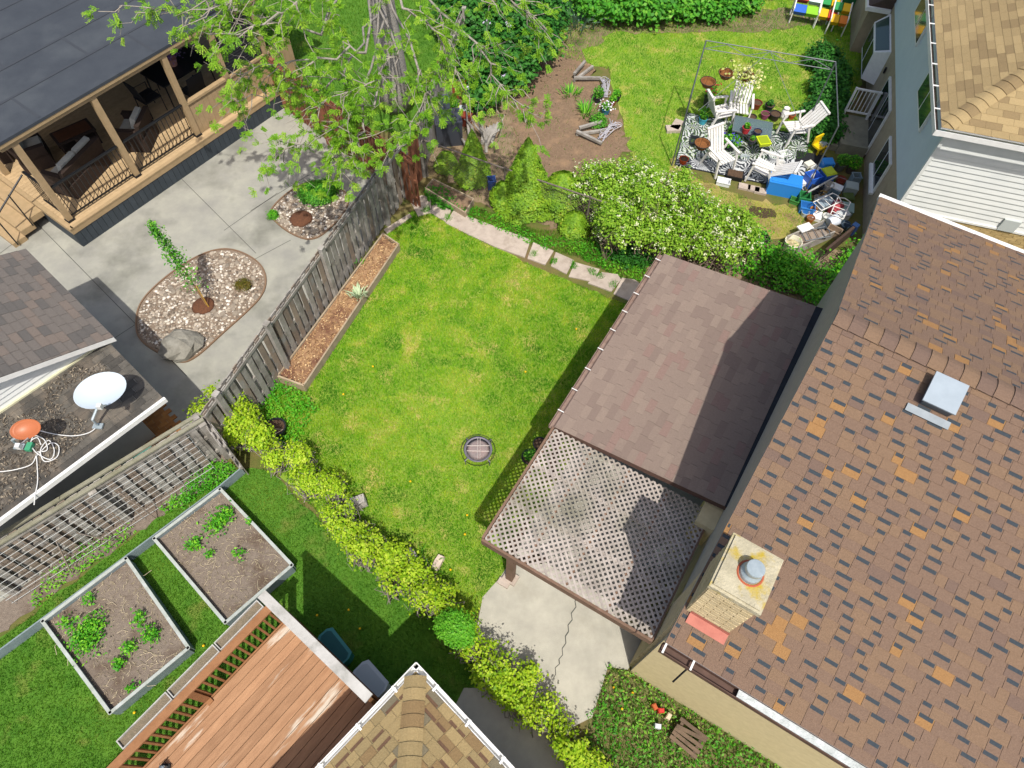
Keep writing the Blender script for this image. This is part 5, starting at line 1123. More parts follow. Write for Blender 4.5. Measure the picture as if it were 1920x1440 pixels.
# worn, unreadable print across the dish
nd = (m_d @ Vector((0, 0, 1))); xd = Vector((1, 0, 0)); xd = (xd-nd*xd.dot(nd)).normalized(); yd = nd.cross(xd); rt = Matrix((xd, yd, nd)).transposed(); mb = MB()
for u, wd, v, hh_ in ((-.17, .03, 0, .022), (-.125, .03, 0, .018), (-.085, .04, 0, .02), (-.04, .045, 0, .02), (.005, .04, 0, .02), (.06, .05, -.002, .022), (.12, .06, -.006, .018), (-.1, .1, -.03, .006)): mb.box(c_d+xd*u+yd*(.15+v)-nd*(.040-.4*u*u*.5), (wd, hh_, .004), rt)
mb.build('print', mat('print grey', '#5f788c', rough=.6), t_, kind='stuff')
dish(48, 805, (38, 838), .22, '#a8623e', 'small rust-orange satellite dish on the lean-to roof', R(28), R(-70), .7)
t = thing('cable_coil', 'tangled loops of white coaxial cable on the lean-to roof', 'cable', on_lean(75, 840)); B_ = t.location
M_cab = mat('white cable', '#cfcfcc', rough=.5); mb = MB()
def roofpath(pts, r=.009, name='cable'):
    Q = []
    for x, y in pts: Q.append(on_lean(x, y)+Vector((0, 0, .012+.02*random.random()))-B_)
    S = []
    for i in range(len(Q)-1):
        p0, p1, p2, p3 = Q[max(i-1, 0)], Q[i], Q[i+1], Q[min(i+2, len(Q)-1)]
        for j in range(5):
            u = j/5; S.append(.5*((2*p1)+(p2-p0)*u+(2*p0-5*p1+4*p2-p3)*u*u+(3*p1-p0-3*p2+p3)*u**3))
    S.append(Q[-1]); MB().tube(S, r, 5).build(name, M_cab, t, smooth=True)
roofpath([(186, 798), (170, 812), (140, 818), (105, 815), (75, 808)]); roofpath([(70, 855), (95, 832), (112, 838), (108, 858), (85, 866), (78, 845), (92, 826), (103, 845), (95, 862), (70, 850), (58, 830), (72, 822), (78, 835)])
roofpath([(70, 855), (60, 872), (30, 882), (0, 886)]); roofpath([(70, 853), (72, 900), (68, 930), (66, 948)]); roofpath([(58, 835), (65, 818), (85, 826), (90, 845), (70, 848)])
p = on_lean(58, 840); MB().box((0, 0, .04), (.09, .14, .07)).build('junction_box', mat('green fitting', '#3f8f6a', rough=.5), loc=p, label='small green cable splitter beside the orange dish', cat='splitter')
# green mesh frame leaning behind the fence
a = at(268, 818, .5); b = at(160, 893, .5); d = (b-a); t = thing('mesh_frame', 'dark green wire frame lying between the lean-to and the fence', 'wire frame', (a.x, a.y, 0), math.atan2(d.y, d.x)); L = d.length; M_gf = mat('green frame', '#4a8476', rough=.6)
MB().tube([(0, .0, .2), (L, 0, .2), (L+.05, .15, .35), (L, .3, .5), (0, .3, .5), (-.05, .15, .35), (0, 0, .2)], .014, 6).build('frame', M_gf, t)
mb = MB()
for i in range(24): 
    x = L*i/24; mb.tube([(x, 0, .2), (min(x+.3, L), .3, .5)], .004, 3); mb.tube([(min(x+.3, L), 0, .2), (x, .3, .5)], .004, 3)
mb.build('wire_mesh', M_gf, t, kind='stuff')

# ------------------------------------------------------------------ porch furniture
M_wick = mat('dark wicker', '#3a2d26', '#2c221d', 60, .8, .8, 90, local=True); M_cush = mat('grey cushion', '#a9a9a2', '#9a9a93', 6, .95, .1)
def wicker(x, y, rz, w_, label, name='wicker_chair', cat='armchair'):
    p = PF.w(x, y, FZ); t = thing(name, label, cat, p, PF.a+R(rz)); d = .68
    MB().box((0, 0, .2), (w_, d, .36)).build('base', M_wick, t); MB().box((0, d/2-.06, .55), (w_, .11, .5), Matrix.Rotation(R(-10), 3, 'X')).build('backrest', M_wick, t)
    for s in (-1, 1): MB().box((s*(w_/2-.05), -.02, .48), (.1, d*.92, .24)).box((s*(w_/2-.05), -.02, .61), (.13, d*.95, .04)).build('armrest', M_wick, t)
    k = 1 if w_ < 1 else 2; cw = (w_-.24)/k
    for i in range(k):
        cx = -w_/2+.12+cw*(i+.5); MB().box((cx, -.06, .44), (cw*.97, d*.75, .12), None, 0, .93).build('seat_cushion', M_cush, t); MB().box((cx, d/2-.17, .68), (cw*.95, .13, .4), Matrix.Rotation(R(-12), 3, 'X'), 0, .92).build('back_cushion', M_cush, t)
    return t
wicker(1.05, 1.0, 198, 1.35, 'wicker two-seat sofa with pale cushions by the porch railing', 'wicker_sofa', 'sofa'); wicker(.72, 2.35, 70, .78, 'wicker armchair with pale cushions at the stair end of the porch'); wicker(2.72, .95, 215, .78, 'wicker armchair with pale cushions by the middle porch post'); wicker(.25, 3.3, 60, .78, 'wicker armchair deepest in the porch corner')
p = PF.w(1.72, 2.05, FZ); t = thing('coffee_table', 'low dark wicker coffee table with brown top on the porch', 'table', p, PF.a-R(12))
MB().box((0, 0, .4), (.95, .55, .05)).build('frame', M_wick, t); MB().box((0, 0, .43), (.82, .42, .012)).build('table_top', mat('brown table top', '#5b3a28', '#4a2f22', 8, .4), t); MB().box((0, 0, .15), (.85, .45, .03)).build('shelf', M_wick, t)
for sx in (-1, 1):
    for sy in (-1, 1): MB().box((sx*.43, sy*.23, .2), (.05, .05, .4)).build('leg', M_wick, t)
p = PF.w(4.75, 1.7, FZ); t = thing('dining_table', 'black patio dining table in the shade of the porch', 'table', p, PF.a)
MB().box((0, 0, .72), (1.5, .95, .03)).build('table_top', mat('black table top', '#202226', rough=.3), t)
for sx in (-1, 1):
    for sy in (-1, 1): MB().tube([(sx*.7, sy*.42, 0), (sx*.68, sy*.4, .71)], .02, 6).build('leg', M_black, t)
def mchair(x, y, rz, label):
    t = thing('patio_chair', label, 'chair', PF.w(x, y, FZ), PF.a+R(rz))
    MB().box((0, 0, .43), (.5, .48, .03)).build('seat', mat('black sling', '#222428', rough=.7), t); MB().box((0, .26, .7), (.48, .025, .52), Matrix.Rotation(R(-12), 3, 'X')).build('backrest', MATS['black sling'], t)
    for s in (-1, 1): MB().tube([(s*.25, -.22, 0), (s*.25, -.22, .62), (s*.25, .2, .64), (s*.25, .24, 0)], .013, 6).build('leg', M_black, t)
mchair(3.7, 1.7, 90, 'black metal patio chair at the open end of the dining table'); mchair(4.6, 1.0, 180, 'black metal patio chair between dining table and boarded half wall'); mchair(4.6, 2.5, 0, 'black metal patio chair on the house side of the dining table')
p = at(325, 122, 1.62); t = thing('flower_pot', 'pink pot of mauve flowers on the dining table', 'pot', PF.w(4.75, 1.75, FZ+.735))
MB().lathe([(.09, 0), (.13, .2), (.14, .2), (.001, .19)], 14).build('pot', mat('pink pot', '#c08a7c', rough=.6), t); P_ = rng.normal(size=(260, 3))*np.array([.14, .14, .1])+np.array([0, 0, .38]); V, F = leaves(P_, .06, .5, .9); link('flowers', npmesh('flowers', V, F, leafmat('mauve petal', [(0, '#7a5a90'), (1, '#c09ad0')], .2), rng.random(260)), t)

# ------------------------------------------------------------------ patio corner of the white house
RF = Fr((at(1437, 345)-Vector((math.cos(R(-14)), math.sin(R(-14)), 0))*2.4)[:2], -14)
def zebra():
    m = bpy.data.materials.new('palm print'); m.use_nodes = True; n = m.node_tree.nodes; L = m.node_tree.links; b = n['Principled BSDF']; b.inputs['Roughness'].default_value = .9
    tc = n.new('ShaderNodeTexCoord'); nz = n.new('ShaderNodeTexNoise'); nz.inputs['Scale'].default_value = 2.2; nz.inputs['Detail'].default_value = 2; L.new(tc.outputs['Object'], nz.inputs['Vector'])
    ds = n.new('ShaderNodeVectorMath'); ds.operation = 'MULTIPLY_ADD'; ds.inputs[1].default_value = (.35, .35, 0); L.new(nz.outputs['Color'], ds.inputs[0]); L.new(tc.outputs['Object'], ds.inputs[2])
    vo = n.new('ShaderNodeTexVoronoi'); vo.inputs['Scale'].default_value = 2.3; vo.voronoi_dimensions = '2D'; L.new(ds.outputs[0], vo.inputs['Vector'])
    df = n.new('ShaderNodeVectorMath'); df.operation = 'SUBTRACT'; L.new(ds.outputs[0], df.inputs[0]); L.new(vo.outputs['Position'], df.inputs[1])
    sx = n.new('ShaderNodeSeparateXYZ'); L.new(df.outputs[0], sx.inputs[0]); at2 = n.new('ShaderNodeMath'); at2.operation = 'ARCTAN2'; L.new(sx.outputs[1], at2.inputs[0]); L.new(sx.outputs[0], at2.inputs[1])
    ln = n.new('ShaderNodeVectorMath'); ln.operation = 'LENGTH'; L.new(df.outputs[0], ln.inputs[0])
    a1 = n.new('ShaderNodeMath'); a1.operation = 'MULTIPLY'; a1.inputs[1].default_value = 13.0; L.new(at2.outputs[0], a1.inputs[0])
    a2 = n.new('ShaderNodeMath'); a2.operation = 'MULTIPLY_ADD'; a2.inputs[1].default_value = 16.0; L.new(ln.outputs['Value'], a2.inputs[0]); L.new(a1.outputs[0], a2.inputs[2])
    sn_ = n.new('ShaderNodeMath'); sn_.operation = 'SINE'; L.new(a2.outputs[0], sn_.inputs[0])
    cs_ = n.new('ShaderNodeSeparateColor'); L.new(vo.outputs['Color'], cs_.inputs[0]); mr = n.new('ShaderNodeMapRange'); mr.inputs[3].default_value = -.55; mr.inputs[4].default_value = .35; L.new(cs_.outputs[0], mr.inputs[0])
    ad = n.new('ShaderNodeMath'); ad.operation = 'SUBTRACT'; L.new(sn_.outputs[0], ad.inputs[0]); L.new(mr.outputs[0], ad.inputs[1])
    rp = n.new('ShaderNodeValToRGB'); rp.color_ramp.elements[0].position = .0; rp.color_ramp.elements[1].position = .12; rp.color_ramp.elements[0].color = lin('#30343b'); rp.color_ramp.elements[1].color = lin('#b9bcbd')
    L.new(ad.outputs[0], rp.inputs[0]); L.new(rp.outputs[0], b.inputs['Base Color']); return m
t = fthing('outdoor_rug', 'black and white leaf-print outdoor rug under the plastic chairs', 'rug', RF)
MB().span(0, 3.35, 0, 2.2, .012, .024).build('carpet', zebra(), t); MB().span(-.03, 3.38, -.03, 0, .01, .026).span(-.03, 3.38, 2.2, 2.23, .01, .026).span(-.03, 0, 0, 2.2, .01, .026).span(3.35, 3.38, 0, 2.2, .01, .026).build('border', mat('rug border', '#2a2d33', rough=.9), t)
def plastic_chair(px, py, face, label, rec=28, low=.3):
    p = at(px, py); t = thing('plastic_chair', label, 'chair', (p.x, p.y, .026), face, 'white slatted plastic chairs on the rug'); w_ = .52
    for i in range(6): MB().box((-w_/2+.045+i*.086, 0, low+.08-.0), (.066, .5, .022), Matrix.Rotation(R(6), 3, 'X')).build('seat_slat', M_wplastic, t)
    rm = Matrix.Rotation(R(90-rec), 3, 'X')
    for i in range(6): MB().box((-w_/2+.045+i*.086, -.25-math.sin(R(rec))*.34, low+.08+math.cos(R(rec))*.34), (.064, .68, .02), Matrix.Rotation(-R(90-rec), 3, 'X')).build('back_slat', M_wplastic, t)
    MB().bar((-w_/2, -.25-math.sin(R(rec))*.66, low+.08+math.cos(R(rec))*.66), (w_/2, -.25-math.sin(R(rec))*.66, low+.08+math.cos(R(rec))*.66), .06, .05).build('top_rail', M_wplastic, t)
    for s in (-1, 1):
        MB().bar((s*(w_/2+.04), .26, low+.3), (s*(w_/2+.04), -.34, low+.33), .06, .03).build('armrest', M_wplastic, t)
        MB().bar((s*(w_/2+.03), .27, 0), (s*(w_/2+.03), .2, low+.3), .05, .04, up=(1, 0, 0)).build('leg', M_wplastic, t); MB().bar((s*(w_/2+.02), -.4, 0), (s*(w_/2+.02), -.2, low+.3), .05, .04, up=(1, 0, 0)).build('leg', M_wplastic, t)
    return t
plastic_chair(1345, 232, R(-75), 'white plastic chair beside the potted flowers at the rug\'s top corner', 22); plastic_chair(1480, 262, R(105), 'white reclining plastic chair at the rug end nearest the ivy', 38); plastic_chair(1345, 318, R(-150), 'white plastic chair facing away at the shrub side of the rug', 25); plastic_chair(1422, 336, R(60), 'white plastic chair beside the long blue bin', 55)
# low glass table
p = at(1402, 262); t = thing('glass_table', 'low table with grey glass top in the middle of the rug', 'table', (p.x, p.y, .026), R(-14))
MB().box((0, 0, .4), (1.0, .62, .012)).build('table_top', glassmat('table glass', '#5d6f73', .06, .75), t); MB().box((0, 0, .385), (1.04, .66, .016)).build('frame', M_steel, t) if False else MB().span(-.52, .52, -.33, -.31, .38, .41).span(-.52, .52, .31, .33, .38, .41).span(-.52, -.5, -.31, .31, .38, .41).span(.5, .52, -.31, .31, .38, .41).build('frame', mat('grey table frame', '#60686b', rough=.5), t)
for sx in (-1, 1):
    for sy in (-1, 1): MB().tube([(sx*.47, sy*.28, 0), (sx*.47, sy*.28, .385)], .018, 6).build('leg', M_black, t)
tz = .026+.406
def onp(px, py, z): return px, py
pot(1397, 248, .11, .16, '#b02a34', 'red pot on the glass table', M_weed, z=tz, ph=.12, pr=.7); pot(1418, 254, .11, .15, '#262a4a', 'dark blue pot on the glass table', z=tz); pot(1408, 268, .1, .12, '#30343a', 'charcoal pot with seedlings on the glass table', M_green, z=tz, ph=.08, pr=.6)
MB().box((0, 0, .05), (.28, .3, .1), None, 0, 1.15).box((0, 0, .103), (.25, .27, .01), None, 1).build('tray', [mat('lime plastic', '#b4c41c', rough=.45), mat('lime inner', '#8a9a18', rough=.5)], loc=at(1430, 268, tz), rot=(0, 0, .2), label='lime green plastic tray on the glass table', cat='tray')
pot(1385, 245, .12, .14, '#c8b43a', 'yellow planter with leafy green plant behind the table', M_green, ph=.16); pot(1370, 258, .12, .16, '#20252a', 'black pot of bushy greens at the table corner', M_weed, ph=.22)
pot(1416, 203, .14, .2, '#6f2f22', 'maroon pot on the grass behind the rug', M_stem and None, pr=.6); pot(1440, 206, .13, .17, '#22252e', 'dark blue pot right of the maroon one', M_dkleaf, pr=.7, ph=.14); pot(1432, 222, .12, .17, '#8a3f62', 'plum pot at the rug\'s far edge', None); pot(1450, 224, .15, .2, '#33282a', 'brown pot with dry stems at the rug\'s far edge'); pot(1408, 226, .12, .14, '#1f2226', 'black nursery tray pot at the rug\'s far edge'); pot(1482, 222, .1, .14, '#a5512a', 'terracotta pot between the white pitcher and the recliner')
MB().lathe([(.09, 0), (.12, .1), (.1, .24), (.07, .3), (.085, .34), (.07, .34), (.001, .3)], 18).build('pitcher', M_wplastic, loc=at(1468, 222), label='white plastic pitcher at the far edge of the rug', cat='pitcher')
pot(1325, 196, .13, .26, '#3a3f3a', 'planter of red and pink flowers at the rug\'s top corner', M_green, flower='#d02a4a', ph=.4, pr=1.3); pot(1316, 232, .12, .2, '#3a9ab0', 'turquoise pot of green leaves at the rug edge', M_green, ph=.3, pr=1.3); pot(1343, 268, .11, .16, '#2f9ab8', 'turquoise glazed pot standing empty on the rug', soil=False); pot(1367, 280, .15, .2, '#2a2e34', 'dark pot with purple-flowered trailing plant on the rug', M_weed, flower='#5a4ac0', ph=.2, pr=1.8)
pot(1280, 306, .12, .16, '#b8481c', 'orange clay pot at the left edge of the rug')
MB().box((0, 0, .07), (.4, .26, .12), None, 0, 1.1).box((0, 0, .135), (.38, .25, .012), None, 1).build('planter_tray', [M_black, MATS['pot soil']], loc=at(1376, 333), rot=(0, 0, -.25), label='long black planter tray at the shrub side of the rug', cat='planter')
for x, y, l, k in ((1262, 245, 'lower', 0), (1268, 238, 'upper', 1)): MB().box((0, 0, .05), (.42, .24, .1)).build('concrete_block', M_slab, loc=at(x, y, .1*k*0), rot=(0, 0, .1+k), label=f'grey concrete block left of the rug, {l} of two', cat='block')
for i, (x, y) in enumerate(((1395, 352), (1412, 356), (1425, 360))): MB().box((0, 0, .03), (.3, .2, .06)).build('paver', M_slab, loc=at(x, y), rot=(0, 0, -.25), label=('leftmost', 'middle', 'rightmost')[i]+' brown paver below the rug edge', cat='paver')
# hanging baskets hang from the canopy frame
MG = mat('grey steel tube', '#5f6468', rough=.5, metal=.3)
GZ = 2.15; gc = [RF.w(-.05, 2.25), RF.w(3.2, 2.35), RF.w(3.35, -.15), RF.w(-.1, -.05)]
t = thing('canopy_frame', 'bare steel frame of a canopy standing over the patio rug', 'canopy frame', gc[0])
for i, c in enumerate(gc): MB().tube([c-gc[0], c-gc[0]+Vector((0, 0, GZ))], .018, 6).build('post', MG, t)
for i in (0, 1, 3):
    a = gc[i]-gc[0]+Vector((0, 0, GZ)); b = gc[(i+1) % 4]-gc[0]+Vector((0, 0, GZ)); MB().tube([a, b], .013, 5).build('top_bar', MG, t)
    k = 6 if i == 0 else 0
    for j in range(k):
        u0, u1 = j/k, (j+1)/k; MB().tube([a.lerp(b, u0)-Vector((0, 0, .02 if j % 2 else .22)), a.lerp(b, u1)-Vector((0, 0, .22 if j % 2 else .02))], .009, 4).build('truss_bar', MG, t)
a = gc[0]-gc[0]; b = gc[1]-gc[0]; MB().tube([a+Vector((0, 0, GZ-.22)), b+Vector((0, 0, GZ-.22))], .011, 5).build('lower_bar', MG, t)
mid = (a+b)/2+Vector((0, 0, GZ)); MB().tube([mid, (gc[3]-gc[0])*.5+Vector((0, 0, .9))+Vector((.3, 0, 0))], .008, 4).build('brace', MG, t); MB().tube([mid, (gc[2]-gc[0]+b)*.5+Vector((-.3, 0, .9))], .008, 4).build('brace', MG, t)
def basket(px, py, z, label, plant=None, fl=None):
    p = at(px, py, z); t = thing('hanging_basket', label, 'basket', p); M_c = mat('coir fibre', '#8a5c34', '#6f4626', 40, 1, .9, 80)
    MB().lathe([(.03, -.17), (.12, -.14), (.19, -.03), (.2, .0), (.17, .0), (.14, -.07), (.001, -.09)], 20).build('liner', M_c, t); MB().ring((0, 0, 0), .2, .01, 20).build('rim', M_black, t)
    for i in range(3): MB().tube([(.2*math.cos(i*2.09), .2*math.sin(i*2.09), 0), (0, 0, .42)], .004, 4).build('chain', M_black, t)
    if plant: 
        P_ = rng.normal(size=(420, 3))*np.array([.22, .22, .12]); V, F = leaves(P_, .08, .5, .7); link('plant', npmesh('plant', V, F, plant, rng.random(420)), t)['kind'] = 'stuff'
basket(1328, 152, 1.6, 'brown coir basket hanging at the top left corner of the canopy frame'); basket(1362, 136, 1.6, 'brown coir basket hanging beside the cream-flowered one'); basket(1400, 140, 1.6, 'hanging basket full of cream and lime leaves', leafmat('cream leaves', [(0, '#8fa83a'), (.5, '#c3c873'), (1, '#e3dfae')], .3)); basket(1317, 268, 1.2, 'empty brown coir basket over the left side of the rug')

# ------------------------------------------------------------------ bins and clutter by the tan wall
def tub(px, py, sx, sy, h, rz, col, label, lid=None, name='storage_bin', cat='bin', open_=False, z=0.0):
    p = at(px, py, z); t = thing(name, label, cat, (p.x, p.y, z), R(rz)); m = mat('bin '+col, col, rough=.4, spec=.45)
    if open_:
        mb = MB(); w_ = .015
        for s in (-1, 1): mb.box((s*(sx/2-w_/2), 0, h/2), (w_, sy, h)); mb.box((0, s*(sy/2-w_/2), h/2), (sx-2*w_-.002, w_, h))
        mb.box((0, 0, .015), (sx-.04, sy-.04, .02)); mb.build('body', m, t); MB().span(-sx/2-.012, sx/2+.012, -sy/2-.012, -sy/2+.004, h-.02, h+.004).span(-sx/2-.012, sx/2+.012, sy/2-.004, sy/2+.012, h-.02, h+.004).build('rim', m, t)
    else:
        MB().box((0, 0, h*.45), (sx*.94, sy*.94, h*.9), None, 0, 1.04).build('body', m, t); ml = mat('bin '+(lid or col), lid or col, rough=.4, spec=.45)
        MB().box((0, 0, h*.93), (sx, sy, h*.08)).box((0, 0, h*.985), (sx*.86, sy*.8, h*.04)).build('lid', ml, t)
    return t
tub(1464, 358, .82, .46, .42, -14, '#2a7fd0', 'long bright blue storage bin at the rug\'s lower corner'); tub(1500, 346, .2, .2, .12, 10, '#dcdcd8', 'small white box right of the long blue bin')
tub(1518, 345, .34, .3, .32, 25, '#2f62c0', 'royal blue crate in the clutter by the wall', open_=True); tub(1545, 318, .3, .26, .3, 5, '#2f7fc8', 'light blue box near the stoop'); tub(1545, 340, .3, .3, .36, 20, '#2a5fb8', 'blue recycling bin with lime lid', lid='#a8b82a')
tub(1503, 380, .28, .26, .26, -10, '#2f7a44', 'green plastic crate below the white box', open_=True); tub(1510, 396, .36, .26, .2, -12, '#2f72b8', 'blue open tray beside the green crate', open_=True); tub(1540, 388, .4, .32, .22, 30, '#8b9aa4', 'grey-blue storage tub in the middle of the clutter'); tub(1530, 408, .22, .3, .1, -20, '#dfe0de', 'white foam tray below the grey tub'); tub(1565, 358, .3, .22, .16, -30, '#d5dbde', 'pale plastic basket near the wall'); tub(1590, 362, .32, .28, .28, -15, '#8f9a98', 'grey tote with yellow lid corner against the wall', lid='#9aa4a0'); tub(1582, 398, .36, .34, .2, -14, '#6f8a86', 'striped green cushion box against the wall', lid='#8aa29c'); tub(1586, 378, .26, .24, .2, 0, '#4a5a2a', 'moss green planter against the wall')
def bucket(px, py, r, h, col, label, z=0.0, lie=None, inner=None):
    p = at(px, py, z); t = thing('bucket', label, 'bucket', (p.x, p.y, z)); 
    if lie is not None: t.rotation_euler = (R(80), 0, lie); t.location.z = z+r*.9
    MB().lathe([(r*.78, 0), (r, h), (r*1.05, h), (r*1.05, h-.02), (r*.95, h-.005), (r*.74, .02), (.001, .02)], 22).build('body', mat('bucket '+col, col, rough=.45, spec=.4), t); MB().tube([(r, 0, h*.9), (0, r*.8, h*.75), (-r, 0, h*.9)], .004, 4).build('handle', M_steel, t)
    if inner: MB().lathe([(r*.9, h*.6), (.001, h*.62)], 18).build('content', mat('content '+inner, inner, '#6a5540', 9, .9), t)
bucket(1480, 468, .2, .3, '#d8d4c0', 'large cream bucket at the foot of the leaning board', inner='#d6cfa0'); bucket(1512, 330, .11, .2, '#d0cdc2', 'tipped white bucket beside the blue crate', lie=1.0); bucket(1555, 405, .15, .3, '#a04048', 'tipped red bucket in the clutter', lie=2.4); bucket(1550, 425, .15, .22, '#c9d0da', 'white enamel bucket below the red one', lie=2.0, inner='#a0623a'); bucket(1540, 372, .12, .16, '#8f7a4a', 'tan pot among the blue bins'); bucket(1530, 378, .1, .15, '#9c9a94', 'grey pot beside the tan one'); bucket(1572, 346, .13, .2, '#7a3b2c', 'brown clay jar by the stoop'); bucket(1517, 415, .1, .14, '#a2602c', 'orange clay pot under the blue tray', inner='#6a3a20')
t = thing('toy_chair', 'yellow and grey plastic toy lying by the ivy', 'toy', at(1532, 285), .6)
MB().box((0, 0, .2), (.3, .26, .05)).box((0, .14, .32), (.3, .04, .26)).build('seat', mat('toy yellow', '#d8b818', rough=.4), t); MB().box((.08, -.02, .25), (.16, .16, .08)).build('tray', M_steel, t)
for sx in (-1, 1): MB().box((sx*.13, -.1, .09), (.04, .04, .18)).build('leg', MATS['toy yellow'], t)
a, b = at(1475, 455, .12), at(1548, 415, .3); t = thing('white_board', 'white panel lying on an old timber bench in the clutter', 'panel', at(1500, 445), 0.45)
MB().box((0, 0, .34), (.36, .22, .03)).build('sheet', M_wplastic, t)
t = thing('timber_bench', 'weathered timber trough running from cream bucket to wall', 'bench', at(1512, 455), .52)
for y in (-.2, .2): MB().box((0, y, .2), (1.15, .03, .24)).build('side_board', M_grwood, t)
MB().box((0, 0, .12), (1.1, .37, .03)).build('bottom_board', M_grwood2, t)
a, b = at(1512, 362, .3), at(1570, 330, .35); t = thing('grey_pole', 'grey pole lying across the clutter by the wall', 'pole', a); MB().tube([(0, 0, 0), b-a], .025, 8).build('tube', mat('pole grey', '#9a9c9a', rough=.5), t); MB().tube([(0, 0, 0), (b-a)*.04], .03, 8).build('end_cap', M_black, t)
a = at(1565, 465, .15); t = thing('dark_plank', 'dark wet plank leaning in the corner of the tan wall', 'plank', a, 0.75); MB().box((0, 0, .2), (1.2, .06, .35)).build('board', mat('dark timber', '#4a3a30', '#3b2e27', 6, .8), t); MB().box((.6, .0, .25), (.14, .14, .3)).build('navy_post', mat('navy plastic', '#1f3458', rough=.4), t)
tub(1425, 452, .36, .3, .16, 15, '#1e1f24', 'black tray holding a red trowel below the shrub', open_=True); bucket(1412, 448, .08, .1, '#b83a2a', 'small red cup beside the black tray')
MB().span(-.4, .4, -.25, .25, .012, .03).build('doormat', mat('black mat', '#1f2124', rough=.95), loc=at(1520, 300), rot=(0, 0, -.24), label='black rubber mat between the rug and the stoop', cat='mat')
pot(1572, 318, .13, .22, '#5a5f58', 'grey pot of herbs on the stoop edge, left of two', M_green, ph=.25, pr=1.4); pot(1592, 322, .13, .22, '#4a4038', 'dark pot of trailing leaves on the stoop edge, right of two', M_weed, ph=.25, pr=1.6); pot(1580, 240, .14, .2, '#24262c', 'black pot at the top of the stoop rail', None); MB().lathe([(.16, 0), (.2, .1), (.14, .3), (.001, .32)], 14).build('clay_urn', mat('clay urn', '#8a6f58', '#75604c', 8, .9), loc=at(1575, 258), label='brown clay urn beside the ivy and stoop', cat='urn')
p = at(1427, 400); sheet('dug_soil', jag([(p.x+.42*math.cos(a)*(1 if abs(math.sin(a)) < .8 else .6), p.y+.2*math.sin(a)) for a in np.linspace(0, 6.28, 18)[:-1]], .1, .05), .016, mat('fresh dug soil', '#3f3226', '#524232', 20, 1, .9, 50), 'structure')

# ------------------------------------------------------------------ toys and bins at the far top edge
def toyrack(px, py, label, w_, cols):
    t = thing('toy_rack', label, 'toy rack', at(px, py), R(-14)); 
    for x in (-w_/2, w_/2): MB().tube([(x, -.25, 0), (x, -.25, .5), (x, .25, .8), (x, .25, 0)], .02, 6).build('frame', M_wplastic, t)
    k = 0
    for r_ in range(2):
        for c in range(2):
            MB().box((-w_/4+c*w_/2, -.15+r_*.3, .42+r_*.22), (w_/2-.05, .24, .16), Matrix.Rotation(R(25), 3, 'X'), 0, 1.12).build('tray', mat('toy '+cols[k], cols[k], rough=.4), t); k += 1
toyrack(1502, 40, 'white toy rack with blue and green trays at the far end of the lawn', .75, ('#2f5fb8', '#7fb82a', '#b84a3a', '#c9d6d8'))
toyrack(1542, 48, 'yellow toy rack with red and green trays, left of two', .55, ('#d8a818', '#c04038', '#2f8a4a', '#d8a818'))
toyrack(1562, 58, 'yellow toy rack with orange tray, right of two', .5, ('#d8a818', '#c8742a', '#2f8a4a', '#d8b020'))
tub(1580, 12, .6, .5, .7, -14, '#2a6a44', 'dark green wheeled bin at the corner of the far wall')

# ------------------------------------------------------------------ cluttered corner by the old fence
tub(842, 262, .72, .6, .78, 12, '#3a3e46', 'dark grey storage chest beside the old fence', cat='chest'); tub(828, 225, .5, .45, .8, 12, '#4a5560', 'blue-grey bin squeezed against the old fence')
pot(852, 208, .14, .18, '#b8c832', 'lime green pot on the clutter by the fence', M_weed, z=.0); pot(868, 215, .2, .16, '#b4bcc0', 'grey metal basin on the clutter by the fence', soil=False); pot(848, 228, .14, .14, '#b84a22', 'orange clay pot on the clutter by the fence'); tub(872, 232, .35, .28, .3, -20, '#7f3a2c', 'rust red box in front of the grey basin'); tub(857, 180, .6, .25, .5, -15, '#8a4a30', 'brown timber crate at the back of the clutter')
t = thing('driftwood', 'heap of bleached driftwood branches right of the storage chest', 'driftwood', at(900, 270)); 
for i in range(8):
    a = random.uniform(-.7, .5); o_ = Vector((random.gauss(0, .25), random.gauss(0, .2), 0)); L = random.uniform(.3, .9); MB().tube([o_, o_+Vector((a*.3, .15, L*.4)), o_+Vector((a*.7, .3+random.gauss(0, .2), L*.6)), o_+Vector((a, .45+random.gauss(0, .3), L))], [.05, .04, .025, .008], 6).build('branch', M_grwood, t)
t = thing('driftwood', 'split grey logs lying at the foot of the driftwood heap', 'driftwood', at(912, 268))
for i in range(5): MB().bar((i*.06-.1, -.1+i*.03, .06), (i*.1-.1, .45+i*.05, .06+.02*i), .09, .08).build('log', M_grwood, t)
t = thing('wire_ornament', 'white wire sculpture standing against the old fence', 'ornament', at(866, 155))
mb = MB()
for i in range(14): MB().tube([(random.gauss(0, .1), random.gauss(0, .08), 0), (random.gauss(0, .2), random.gauss(0, .1), .6), (random.gauss(0, .12), random.gauss(0, .1), 1.4)], .012, 4).build('wire', mat('white wire', '#b4b6c0', rough=.5), t)
